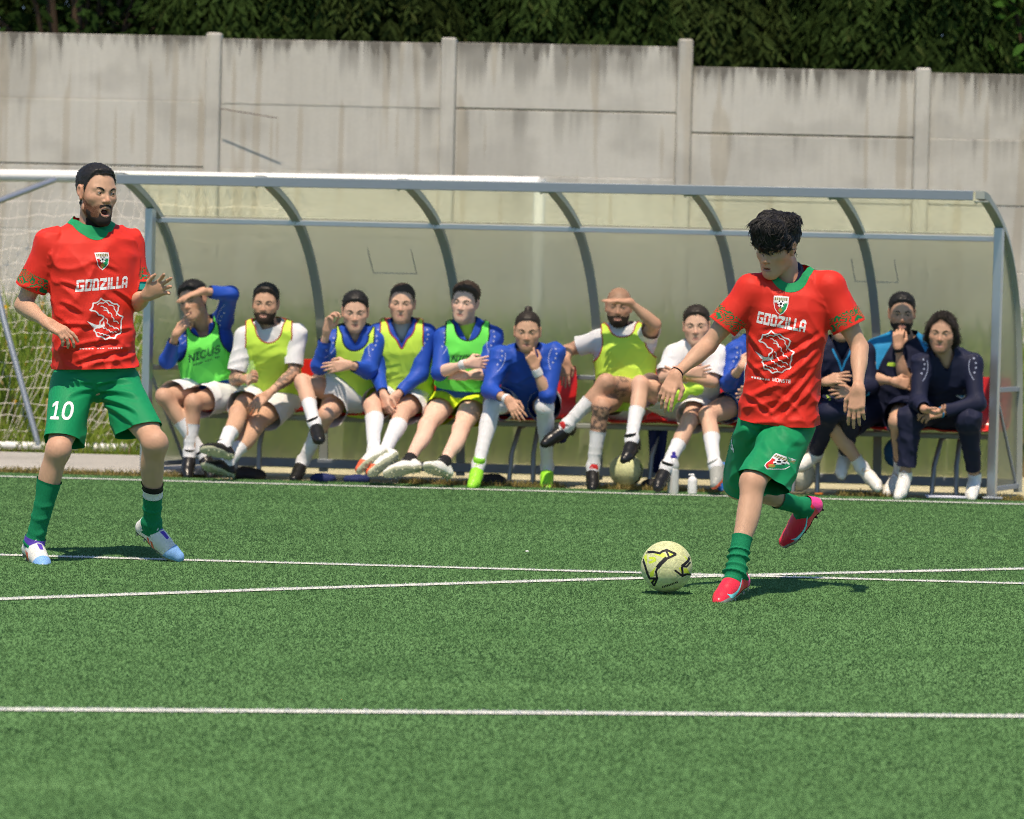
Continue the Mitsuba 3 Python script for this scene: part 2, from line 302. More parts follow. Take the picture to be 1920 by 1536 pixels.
def wcol(n, a, b, seed, dry=.1): 
    r = np.random.default_rng(seed); t = r.random((n, 1)); c = np.array(a) * (1 - t) + np.array(b) * t; d = r.random((n, 1)) < dry; return np.where(d, np.array([[.34, .27, .12]]) * (.6 + .6 * t), c)
# the strip of dirt and dry weeds along the turf, the asphalt kerb path, the grassy bank behind
mat('kerb', (.30, .30, .29), .9)
put('path', (np.array([[-40, edge_y(-40) + .32, .012], [-2.0, edge_y(-2.0) + .22, .012], [-1.7, 27.9, .012], [-40, 29.6, .012]]), np.array([[0, 1, 2, 3]])), 'asphalt', kind='structure')
def strip():
    r = np.random.default_rng(21); n = 9000; x = r.uniform(-3.7, 3.8, n); y = edge_y(x) + .03 + .30 * r.random(n) ** 1.2; k = meshkit.noise(np.c_[x * 2.2, y * 3, 0 * x], 4) > .40; x, y = x[k], y[k]
    weeds('dry_weeds', np.c_[x, y], wcol(len(x), (.10, .13, .03), (.34, .27, .10), 5, .45),   .060, .007, 22, 'low yellowish dry weeds along the far edge of the turf', 1.1)
    n = 15000; x = r.uniform(-5.2, 5.5, n); y = r.uniform(28.6, 32.6, n) - .05 * x; weeds('tall_grass', np.c_[x, y], wcol(n, (.15, .26, .035), (.30, .40, .07), 6, .08), 1.12, .018, 23, 'tall wild green grass on the bank below the concrete wall', .55)
    n = 6000; x = r.uniform(-5.0, -1.2, n); y = r.uniform(28.1, 29.2, n); weeds('low_grass', np.c_[x, y], wcol(n, (.15, .25, .035), (.28, .36, .06), 8, .10), .26, .010, 27, 'short wild grass around the base of the goal', .8)
    for i in range(46):     # yellow flowers
        px, py, pz = r.uniform(-4.2, -2.2), r.uniform(28.7, 31.0), r.uniform(.30, 1.15); ms = []
        for a in np.arange(5) * 1.2566: ms.append(boxm((px + .011 * math.cos(a), py, pz + .011 * math.sin(a)), (.016, .004, .012), bev=.003))
        ms.append(cyl((px + .01, py + .01, 0), (px, py, pz), .0022, 4)); k = num('yellow_flower'); put(k, join(ms), 'flower', label='small yellow wild flower in the tall grass behind the goal net', category='flower', group='yellow flowers in the tall grass')
mat('flower', (.75, .42, .01), .6)
strip()
# ---------------------------------------------------------------- concrete wall
def conc(p, n, uv):
    s = mikit.fbm(p.x * 9, p.z * .55, 2, 3); f = mikit.fbm(p.x * 34, p.z * 2.0, 5, 2); g = mikit.fbm(p.x * 55, p.y * 55, p.z * 55, 2); b = mikit.fbm(p.x * 1.1, p.z * 1.4, 9, 2)
    base = mikit.mix((.475, .462, .42), (.60, .588, .55), b * .7 + g * .3) * (.93 + .09 * f)
    top = uv.y; pm = mikit.fbm(p.x * .8, p.z * .3, 31, 2); st = mikit.smoothstep(.50, .74, s * .52 + f * .2 + top * .30 + (pm - .5) * .30) * mikit.smoothstep(.02, .7, top); st2 = mikit.smoothstep(.84, 1.02, top + (f - .5) * .5) * .65
    bl = mikit.smoothstep(.45, .70, mikit.fbm(p.x * 2.1, p.z * 2.7, 41, 3)) * .16; k = dr.clip(bl + st * .50 + st2 * .62, 0, .8); rust = mikit.smoothstep(.66, .74, mikit.fbm(p.x * 14, p.z * .8, 21, 2)) * .25
    return mikit.mix(mikit.mix(base, (.28, .20, .09), rust), (.075, .068, .060), k)
def conc_bump(p, n, uv): return mikit.fbm(p.x * 45, p.y * 45, p.z * 45, 3) * .0025 + mikit.fbm(p.x * 22, p.z * 2, 3, 2) * .003
mat('concrete', tex=conc, rough=.95, spec=.12, bump=conc_bump)
WY = lambda x: 33.0 - .055 * x
def wall_uv(V, F, z0, z1, s): return np.c_[V[:, 0], np.clip((V[:, 2] - z0) / (z1 - z0), 0, 1) * s]
def wall():
    tag('concrete_wall', 'weathered grey precast concrete panel wall behind the dugout, with dark streaks', 'wall'); r = np.random.default_rng(3); step = 1.995; xs = [-2.60 + step * i for i in range(-2, 5)]; d = nrm([1, -.055, 0]); R = np.stack([d, np.cross([0, 0, 1], d), [0, 0, 1.0]], 1)
    for i, x in enumerate(xs):
        top = 3.37 if x < 1.5 else 3.20
        if x > 1.0 and x < 1.8: top = 3.40
        V, F = boxm((0, 0, 0), (.125, .15, top + .3), R, .014); V, F = trimesh.remesh.subdivide_to_size(V, F, .4); c = np.array([x, WY(x) - .012, top / 2 - .15]); V = V + c; k = num('concrete_wall__post'); scene[k] = mikit.ply((V, F), MATS['concrete'], uv=wall_uv(V, F, top - 1.4, top, .62))
        if i == len(xs) - 1: continue
        t0 = 3.335 if x < 1.2 else 3.165; xm = x + step / 2
        for j in range(6):
            z1 = t0 - .555 * j + r.normal(0, .004); z0 = max(z1 - .5532, -.2)
            if z1 < 0: break
            V, F = boxm((0, 0, 0), (step - .128, .07 + .006 * r.random(), z1 - z0), R, .006); V, F = trimesh.remesh.subdivide_to_size(V, F, .5); V = V @ (np.eye(3)) + np.array([xm, WY(xm) + .0025 * r.normal(), (z0 + z1) / 2]); k = num('concrete_wall__panel'); dirt = (1.0, .50, .4, .4, .3, .3)[j] * (1 if not (j == 1 and 1 < x) else 1.15); scene[k] = mikit.ply((V, F), MATS['concrete'], uv=wall_uv(V, F, z0, z1, dirt))
        put(num('concrete_wall__back'), boxm((xm, WY(xm) + .15, 1.4), (step, .02, 3.2), R), 'asphalt') if False else None
    put('iron_rod', tube(np.linspace((-2.53, 32.98, 2.725), (-2.04, 32.895, 2.655), 6), .0042, 6), 'rust', label='thin rusty iron rod sticking out beside a concrete wall post', category='rod')
mat('rust', (.09, .06, .045), .8)
wall()
# ---------------------------------------------------------------- trees above the wall
def conifer(x, y, H, R, seed, tone):
    """A cypress-like tree with drooping sprays."""
    r = np.random.default_rng(seed); key = num('conifer_tree'); n = 2600; z = 2.2 + (H - 2.2) * r.random(n) ** 1.15; sel = r.random(n) < .78; z[sel] = r.uniform(2.5, 5.0, sel.sum()); th = r.uniform(0, 2 * np.pi, n); front = r.random(n) < .8; th = np.where(front, r.uniform(np.pi * 1.02, np.pi * 1.98, n), th)
    rad = R * (1 - (z - 1.2) / (H + 1)) * np.sqrt(r.uniform(.25, 1.15, n)); bump = .75 + .5 * meshkit.noise(np.c_[np.cos(th) * 2, np.sin(th) * 2, z * 1.6], seed); rad *= bump; c = np.c_[x + rad * np.cos(th), y + rad * np.sin(th), z]; Vs, Fs, Cs = [], [], []; base = 0
    k = 9; out = np.c_[np.cos(th), np.sin(th), 0 * th]; drop = nrm([0, 0, -1.0]); L = r.uniform(.24, .50, n)
    for j in range(k):       # leaflets of each spray fan out along a drooping stem
        t = (j + .5) / k; s = (1 if j % 2 else -1); stem = c + out * (L * (.15 * t + .5 * t * (1 - t)))[:, None] + drop * (L * t * t * .9)[:, None]; tang = np.stack([-np.sin(th), np.cos(th), 0 * th], 1) * s; dirv = tang * r.uniform(.3, .9, n)[:, None] + out * r.uniform(.0, .5, n)[:, None] + drop * r.uniform(.5, 1.2, n)[:, None]; dirv /= np.linalg.norm(dirv, axis=1, keepdims=True)
        ln = (L * .42 * (1 - .5 * t))[:, None]; w = np.cross(dirv, out + r.normal(0, .4, (n, 3))); w /= np.linalg.norm(w, axis=1, keepdims=True); w *= (.013 + .012 * r.random(n))[:, None]
        V = np.stack([stem, stem + dirv * ln * .5 + w, stem + dirv * ln, stem + dirv * ln * .5 - w], 1); i = np.arange(n)[:, None] * 4 + base; Fs.append(np.concatenate([i + [0, 1, 2], i + [0, 2, 3]], 1).reshape(-1, 3)); Vs.append(V.reshape(-1, 3)); base += 4 * n
        g = np.array(tone) * (.55 + .9 * r.random((n, 1))) * (.7 + .6 * meshkit.noise(c * 1.8, 5)[:, None]); g = g + (r.random((n, 1)) < .03) * np.array([.03, .03, .01]); Cs.append(np.repeat(g, 4, 0))
    put(key + '__crown', (np.vstack(Vs), np.vstack(Fs)), 'leaf', color=np.clip(np.vstack(Cs), 0, 1)); bz = [0, H * .3, H * .7, H]; parts = [tube(np.array([[x + .05 * math.sin(q), y, q] for q in bz]), [.16, .13, .07, .01], 9)]
    for q in range(26): a = r.uniform(0, 6.28); zz = r.uniform(2, 5); parts.append(tube(np.array([[x, y, zz], [x + R * .45 * math.cos(a), y + R * .45 * math.sin(a), zz + .15], [x + R * .75 * math.cos(a), y + R * .75 * math.sin(a), zz - .1]]), [.035, .022, .006], 5))
    put(key + '__trunk', join(parts), 'bark'); return key
def broadleaf(x, y, H, R, seed, tone, size, n=1500):
    r = np.random.default_rng(seed); key = num('laurel_tree'); cl = r.normal(0, 1, (46, 3)); cl /= np.linalg.norm(cl, axis=1, keepdims=True); cl = cl * r.uniform(.45, 1, (46, 1)) * np.array([R, R * .8, H * .36]) + np.array([x, y, H * .58]); w = r.integers(0, 46, n); c = cl[w] + r.normal(0, .22, (n, 3)); up = nrm([0, -.4, .8]); nrmv = r.normal(0, .6, (n, 3)) + up; nrmv /= np.linalg.norm(nrmv, axis=1, keepdims=True); d = np.cross(nrmv, r.normal(0, 1, (n, 3))); d /= np.linalg.norm(d, axis=1, keepdims=True); d[:, 2] -= .25; s = np.cross(nrmv, d); L = size * r.uniform(.6, 1.25, (n, 1))
    V = np.stack([c, c + d * L * .35 + s * L * .2 + nrmv * L * .03, c + d * L * .75 + s * L * .16, c + d * L - nrmv * L * .05, c + d * L * .75 - s * L * .16, c + d * L * .35 - s * L * .2 + nrmv * L * .03], 1).reshape(-1, 3); i = np.arange(n)[:, None] * 6; F = np.concatenate([i + [0, 1, 5], i + [1, 2, 5], i + [2, 4, 5], i + [2, 3, 4]], 1).reshape(-1, 3)
    C = np.array(tone) * (.5 + r.random((n, 1))); put(key + '__crown', (V, F), 'gloss_leaf', color=np.repeat(np.clip(C, 0, 1), 6, 0)); parts = [tube(np.array([[x, y, 0], [x + .05, y, H * .4], [x - .05, y, H * .8]]), [.12, .09, .02], 8)]
    for q in cl[:26]: parts.append(tube(np.array([[x, y, H * .3], (np.array([x, y, H * .45]) + q) / 2, q]), [.04, .022, .006], 5))
    put(key + '__trunk', join(parts), 'bark'); return key
mat('bark', (.07, .05, .035), .9, spec=.1); scene['m_gloss_leaf'] = {'type': 'principledthin', 'base_color': {'type': 'mesh_attribute', 'name': 'vertex_color'}, 'roughness': .25, 'diff_trans': .5, 'eta': 1.5}; MATS['gloss_leaf'] = 'm_gloss_leaf'
def trees():
    for i, x in enumerate((-2.35, -1.35, -.35, .65, 1.6, 2.55, 3.45)):
        k = conifer(x, 35.7 + .35 * ((i * 7) % 3 - 1) - .05 * x, 8.2 + .6 * ((i * 5) % 3), 1.15, 40 + i, ((.034, .060, .016), (.040, .062, .018), (.030, .055, .016))[i % 3]); tag(k, 'green conifer with drooping sprays behind the wall, ' + ('leftmost', 'second from left', 'third from left', 'middle one', 'third from right', 'second from right', 'rightmost')[i] + ' of the front row', 'tree', 'conifers behind the wall')
    k = broadleaf(-4.1, 36.0, 6.6, 1.35, 61, (.018, .038, .010), .17, 2600); tag(k, 'dark shaded leafy tree above the left end of the wall', 'tree'); k = broadleaf(4.75, 35.4, 6.2, 1.15, 62, (.04, .10, .018), .19, 2200); tag(k, 'glossy large leaved laurel above the right end of the wall', 'tree')
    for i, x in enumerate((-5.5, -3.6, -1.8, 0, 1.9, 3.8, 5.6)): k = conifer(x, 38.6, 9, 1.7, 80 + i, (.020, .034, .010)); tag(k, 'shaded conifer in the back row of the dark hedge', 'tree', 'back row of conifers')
trees()
# ---------------------------------------------------------------- dugout
mat('alu', (.52, .54, .57), .35, metal=.85); mat('galv', (.27, .31, .36), .45, metal=.5); mat('galv_dark', (.30, .33, .31), .55, metal=.2); mat('white_paint', (.80, .80, .79), .4); mat('seat_red', (.62, .018, .015), .28, spec=.5, coat=.3); mat('steel_leg', (.30, .32, .33), .4, metal=.6)
scene['m_panel'] = {'type': 'blendbsdf', 'weight': .16, 'first': {'type': 'principledthin', 'base_color': rgb((.66, .68, .54)), 'roughness': .26, 'spec_trans': .60, 'diff_trans': .9, 'eta': 1.4}, 'second': {'type': 'null'}}; MATS['panel'] = 'm_panel'; scene['m_roof_panel'] = {**scene['m_panel'], 'weight': .78, 'first': {**scene['m_panel']['first'], 'spec_trans': .78, 'roughness': .18}}; MATS['roof_panel'] = 'm_roof_panel'
OL, OR = np.array([-2.41, 25.66, 0]), np.array([3.11, 25.11, 0]); E1 = nrm(OR - OL); E2 = np.array([math.sin(math.radians(24)), math.cos(math.radians(24)), 0]); DL = np.linalg.norm(OR - OL)
def dug(u, q, z): return OL + E1 * u + E2 * q + np.array([0, 0, z])
PROF = np.array([(-.435, 1.945), (-.36, 1.938), (-.27, 1.905), (-.04, 1.795), (.12, 1.685), (.235, 1.565), (.36, 1.37), (.445, 1.17), (.485, 1.02), (.53, .75), (.56, .40), (.58, .02)])
def profile(n=40):
    t = np.r_[0, np.cumsum(np.linalg.norm(np.diff(PROF, axis=0), axis=1))]; s = np.linspace(0, t[-1], n); from scipy.interpolate import PchipInterpolator as PI; return np.c_[PI(t, PROF[:, 0])(s), PI(t, PROF[:, 1])(s)]
def strip_box(pts, w, h, side, nrmf):
    """A rectangular tube along pts: w across (side), h deep."""
    P = np.asarray(pts); t = np.gradient(P, axis=0); t /= np.linalg.norm(t, axis=1, keepdims=True); N = np.cross(t, side); N /= np.linalg.norm(N, axis=1, keepdims=True); c = np.array([(-1, -1), (1, -1), (1, 1), (-1, 1)]) / 2
    V = (P[:, None] + c[None, :, :1] * w * side + c[None, :, 1:] * h * N[:, None]).reshape(-1, 3); n = len(P); i = np.arange(n - 1)[:, None] * 4; j = np.arange(4)[None]; k = (j + 1) % 4; F = np.concatenate([np.stack([i + j, i + k, i + 4 + k], -1).reshape(-1, 3), np.stack([i + j, i + 4 + k, i + 4 + j], -1).reshape(-1, 3), [[0, 1, 2], [0, 2, 3]], np.array([[0, 2, 1], [0, 3, 2]]) + 4 * (n - 1)]); return V, F
def dugout():
    tag('dugout', 'long team shelter with curved clear plastic panels and grey metal ribs over the bench', 'shelter'); pr = profile(); nb = 6
    for i in range(nb + 1):
        u = DL * i / nb; pts = np.array([dug(u, q, z) for q, z in pr]); put(num('dugout__rib'), strip_box(pts, .056, .050, E1, None), 'galv_dark', 40)
    for i in range(nb):
        a, b = DL * i / nb + .024, DL * (i + 1) / nb - .024; off = .018; us = np.linspace(a, b, 5); grid = lambda pp: (np.array([[dug(u, q + off * .3, z + off) for u in us] for q, z in pp]).reshape(-1, 3), np.array([[r * 5 + c, r * 5 + c + 1, (r + 1) * 5 + c + 1, (r + 1) * 5 + c] for r in range(len(pp) - 1) for c in range(4)])); put(num('dugout__panel'), grid(pr[pr[:, 1] <= 1.70]), 'panel', True); put(num('dugout__roof_panel'), grid(pr[pr[:, 1] >= 1.66]), 'roof_panel', True)
    for z, w in ((1.675, .035), (.70, .030), (.075, .06)):
        q = np.interp(z, PROF[::-1, 1], PROF[::-1, 0]) - .03; put(num('dugout__rail'), beam(dug(-.0, q, z), dug(DL, q, z), .03, w), 'alu' if z > 1 else 'galv')
    put('dugout__fascia', beam(dug(.0, -.45, 1.925), dug(DL - .04, -.45, 1.94), .045, .062), 'galv')
    for i in range(nb + 1):      # brackets and bolt heads where the ribs meet the front beam and the rail
        u = DL * i / nb; put(num('dugout__bracket'), join([boxm(dug(u, -.405, 1.903), (.085, .05, .012), bev=.003), cyl(dug(u - .03, -.41, 1.895), dug(u - .03, -.41, 1.889), .007, 6), cyl(dug(u + .03, -.41, 1.895), dug(u + .03, -.41, 1.889), .007, 6)]), 'galv_dark'); put(num('dugout__bolt'), cyl(dug(u, .08, 1.676), dug(u, .068, 1.676), .009, 6), 'alu')
    for u in (0, DL):
        top = np.interp(-.0, PROF[:, 0], PROF[:, 1]) - .02; put(num('dugout__post'), beam(dug(u, -.0, 0.0), dug(u, -.0, top), .055, .055, up=E2), 'alu'); put(num('dugout__foot_plate'), boxm(dug(u, 0, .006), (.13, .11, .012), bev=.003), 'galv')
        s = 1 if u else -1; zz = np.linspace(.06, 1.66, 14); q1 = np.interp(zz, PROF[::-1, 1], PROF[::-1, 0]); V = np.array([[dug(u, .03, z), dug(u, max(q - .03, .04), z)] for z, q in zip(zz, q1)]).reshape(-1, 3); put(num('dugout__side_panel'), (V, np.array([[2 * i, 2 * i + 1, 2 * i + 3, 2 * i + 2] for i in range(13)])), 'panel', True)
        for z in (.70, .06): put(num('dugout__side_rail'), beam(dug(u, .03, z), dug(u, np.interp(z, PROF[::-1, 1], PROF[::-1, 0]) - .02, z), .03, .032), 'galv')
        put(num('dugout__brace'), beam(dug(u, .03, .68), dug(u, .52, .08), .02, .022), 'galv')
    for u0, u1, z0, z1 in ((1.33, 1.62, 1.36, 1.52), (4.52, 4.80, 1.38, 1.53)):
        e = []
        for a, b in (((u0, z0), (u1, z0)), ((u1, z0), (u1, z1)), ((u1, z1), (u0, z1)), ((u0, z1), (u0, z0))): qa, qb = (np.interp(c[1], PROF[::-1, 1], PROF[::-1, 0]) - .008 for c in (a, b)); e.append(beam(dug(a[0], qa, a[1]), dug(b[0], qb, b[1]), .004, .006))
        put(num('dugout__patch'), join(e[:1] + e[1:2] + e[3:]), 'galv_dark')
dugout()
def bench():
    tag('bench', 'row of red plastic seats on a grey metal frame with tube legs', 'bench'); put('bench__beam', beam(dug(.12, .34, .385), dug(DL - .10, .34, .385), .06, .035), 'galv_dark'); put('bench__beam_001', beam(dug(.12, .16, .390), dug(DL - .10, .16, .390), .04, .03), 'galv_dark')
    for u in (.62, 1.50, 2.44, 3.36, 4.30, 5.20):
        for q, w in ((.12, -.05), (.12, .06)):
            put(num('bench__leg'), tube(np.array([dug(u + w, .28, .375), dug(u + w * 1.1, .22, .36), dug(u + w * 1.3, .13, .20), dug(u + w * 1.45, .11, .0)]), .0165, 10), 'steel_leg', 40)
    xs = [-2.0, -1.60, -1.04, -.72, -.31, .13, .79, 1.19, 1.60, 2.17, 2.55, 2.97]
    for i, X in enumerate(xs):
        u = (X - OL[0]) / E1[0] - .07; w = .205; pf = [(.02, .425), (.05, .437), (.14, .428), (.26, .420), (.34, .432), (.385, .475), (.41, .56), (.43, .66), (.445, .755), (.452, .775)]; P = np.array(pf); n = 9; V = []
        for side in (1, 0):
            for q, z in P:
                for a in np.linspace(-1, 1, n): dish = .016 * (a * a) * (1 if z < .5 else .0); bend = -.03 * a * a * (z > .5); wv = w * (1 - .12 * max(0, (z - .70) / .08)); V.append(dug(u + a * wv, q + bend - (.0 if side else -.006), z + dish - (.0 if side else .006)))
        m = len(P) * n; F = []
        for r_ in range(len(P) - 1):
            for c in range(n - 1): a = r_ * n + c; F.append((a, a + 1, a + n + 1, a + n)); F.append((m + a, m + a + n, m + a + n + 1, m + a + 1))
        per = [c for c in range(n)] + [(r_ + 1) * n - 1 for r_ in range(1, len(P))] + [len(P) * n - 1 - c for c in range(1, n)] + [r_ * n for r_ in range(len(P) - 2, 0, -1)]
        for a, b in zip(per, per[1:] + per[:1]): F.append((a, a + m, b + m, b))
        put(num('bench__seat'), (np.array(V), np.array(F)), 'seat_red', 50)
bench()
# ---------------------------------------------------------------- goal behind the dugout
def goal():
    tag('football_goal', 'white metal goal frame with sagging pale net standing behind the left end of the shelter', 'goal'); cz = 2.03; D0 = 30.2; A, B = np.array([-5.4, D0 + .25, cz + .01]), np.array([.17, D0 - .10, cz + .062]); put('football_goal__crossbar', tube(np.linspace(A, B, 4), .047, 14), 'white_paint', 40)
    put('football_goal__post', tube(np.array([B + [0, 0, .03], [B[0], B[1], 0]]), .047, 14), 'white_paint', 40); base = [np.array([-4.8, 28.0, .05]), np.array([-2.72, 28.25, .05])]; put('football_goal__base_bar', tube(np.array(base), .030, 12), 'white_paint', 40)
    put('football_goal__base_bar_001', tube(np.array([base[1], [B[0] - 2.4, B[1] - .4, .05]]), .030, 12), 'white_paint', 40)
    put('football_goal__stay', tube(np.array([[-3.42, 28.15, .06], [-3.72, 28.4, .95], [-3.98, 28.8, 1.75]]), .022, 10), 'galv', 40); put('football_goal__stay_001', tube(np.array([[-3.55, 29.9, 2.02], [-4.3, 29.2, 1.66]]), .024, 10), 'alu', 40)
    ms = []; r = np.random.default_rng(9); W, H_ = 42, 19; G = np.zeros((W, H_, 3))
    for i in range(W):
        for j in range(H_):
            s, t = i / (W - 1), j / (H_ - 1); top = np.array([-4.9 + 3.1 * s, D0 + .18 - .05 * s, cz - .05]); bot = np.array([-4.7 + 2.05 * s, 28.0 + .25 * s, .06]); p = top * (1 - t) + bot * t; sag = math.sin(math.pi * t) * (.16 + .08 * math.sin(s * 9)); p = p + np.array([.05 * math.sin(s * 25 + t * 3) * t, .35 * sag, -sag * .7]); G[i, j] = p + r.normal(0, .008, 3)
    for i in range(W): ms.append(tube(G[i], .0027, 3))
    for j in range(1, H_): ms.append(tube(G[:, j], .0027, 3))
    put('football_goal__net', join(ms), 'net', kind='stuff'); ms = []
    for i in range(9):      # loose strands hanging from the bar
        x = -3.2 + .19 * i; ms.append(tube(np.array([[x, D0 + .1, cz - .05], [x + .12, D0, cz - .25 - .06 * (i % 3)], [x + .34, D0 - .1, cz - .42 - .1 * (i % 4)], [x + .44, D0 - .1, cz - .75 - .1 * (i % 2)]]), .0028, 4))
    put('football_goal__strand', join(ms), 'net', kind='stuff')
mat('net', (.62, .58, .52), .8)
goal()
# ---------------------------------------------------------------- balls, bottles and kit on the ground
def ball(key, c, R, spin, label, base='ball_cream', printed=True):
    s = trimesh.creation.icosphere(5, 1.0); V = np.asarray(s.vertices); g = (1 + 5 ** .5) / 2; ic = np.array([(0, a, b * g) for a in (-1, 1) for b in (-1, 1)] + [(a, b * g, 0) for a in (-1, 1) for b in (-1, 1)] + [(b * g, 0, a) for a in (-1, 1) for b in (-1, 1)], float); ic /= np.linalg.norm(ic, axis=1, keepdims=True); fc = trimesh.convex.convex_hull(ic); ce = fc.vertices[fc.faces].mean(1); ce /= np.linalg.norm(ce, axis=1, keepdims=True)
    S = np.hstack([V @ ic.T - .022, V @ ce.T]); S.sort(1); gap = S[:, -1] - S[:, -2]; V2 = V * (1 - .012 * np.exp(-(gap / .012) ** 2))[:, None]; Rm = trimesh.transformations.euler_matrix(*spin)[:3, :3]; put(key, (V2 @ Rm.T * R + c, s.faces), base, True); tag(key, label, 'ball')
    if not printed: return
    def pr(P, m, part, off=.0008):      # print: flat outlines wrapped on the sphere, x right and z up as seen from the front
        v, f = poly_mesh(P, .07); v = v[:, :2]; rr = np.linalg.norm(v, axis=1); ok = rr < .985; y = -np.sqrt(np.clip(1 - rr ** 2, .02, 1)); W = np.c_[v[:, 0], y, v[:, 1]]; W /= np.linalg.norm(W, axis=1, keepdims=True); f = f[ok[f].all(1)]
        if spin[0] or spin[2]: W = W @ Rm.T
        put(f'{key}__{part}', (W * (R + off) + c, f), m, True)
    q = lambda *p: [((x - 762) / 622, (745 - y) / 622) for x, y in p]; ls = lambda w, *p: LineString(q(*p)).buffer(w, cap_style=2, join_style=2)
    black = unary_union([ls(.042, (250, 402), (420, 372), (575, 395), (640, 345), (740, 312), (965, 408)), ls(.042, (965, 405), (820, 478), (690, 525)), ls(.075, (740, 490), (590, 640), (520, 740)), ls(.038, (540, 700), (490, 830), (525, 990), (462, 1190)), ls(.042, (180, 560), (232, 700), (290, 880), (352, 1010), (520, 985)), ls(.04, (720, 330), (800, 480)), ls(.038, (480, 1000), (410, 1100), (462, 1180)), Polygon(q((930, 345), (970, 408), (890, 430))), ls(.055, (1310, 470), (1250, 580), (1100, 690)), ls(.038, (935, 778), (1130, 925), (1245, 880), (1340, 905)), ls(.045, (1105, 690), (1135, 915)), ls(.038, (1105, 690), (1225, 700), (1320, 600))])
    yel = unary_union([Polygon(q((430, 415), (700, 375), (745, 455), (650, 492))), Polygon(q((762, 338), (890, 400), (858, 470), (820, 460))), Polygon(q((200, 520), (270, 425), (280, 690))), Polygon(q((505, 685), (350, 870), (360, 970), (440, 945), (450, 820))), Polygon(q((355, 1060), (510, 1000), (478, 1085), (390, 1100))), Polygon(q((1030, 720), (1100, 700), (1115, 890))), Polygon(q((1150, 740), (1230, 735), (1325, 885), (1160, 845))), Polygon(q((1125, 420), (1250, 520), (1230, 560), (1150, 450)))])
    mark = unary_union([LineString(q((350, 520), (450, 515), (465, 560), (420, 590), (345, 620))).buffer(.045)]); txt = unary_union([ls(.04, (650 + i * 38, 1208 - i * 14.5), (650 + i * 38 + 26, 1208 - i * 14.5 - 10)) for i in range(10)])
    pr(yel.difference(black), 'ball_yellow', 'yellow_print'); pr(black, 'print_black', 'black_print'); pr(mark, 'ball_yellow', 'mark'); pr(txt, 'print_black', 'lettering')
def cream(p, n, uv):
    q = mikit.fbm(p.x * 45, p.y * 45, p.z * 45, 3); return mikit.mix((.50, .53, .27), (.66, .69, .39), q) * (.90 + .15 * mikit.smoothstep(.35, .6, mikit.fbm(p.x * 140, p.y * 140, p.z * 140, 2)))
mat('ball_cream', tex=cream, rough=.38, spec=.4); mat('ball_yellow', (.55, .70, .05), .45); mat('ball_white', (.72, .72, .60), .5); mat('bottle_silver', (.62, .62, .60), .35, metal=.25); mat('bottle_white', (.78, .78, .80), .45); mat('cap_blue', (.04, .03, .30), .5); mat('tub_blue', (.02, .16, .55), .5); mat('paper', (.55, .57, .68), .8); mat('dark_blue_cloth', (.01, .02, .10), .8); mat('orange_leaf', (.55, .16, .02), .8); mat('glove', (.62, .60, .52), .7); mat('cardboard', (.42, .28, .13), .9); mat('cap_teal', (.015, .09, .22), .7)
mat('print_black', (.015, .015, .02), .6, spec=.25)
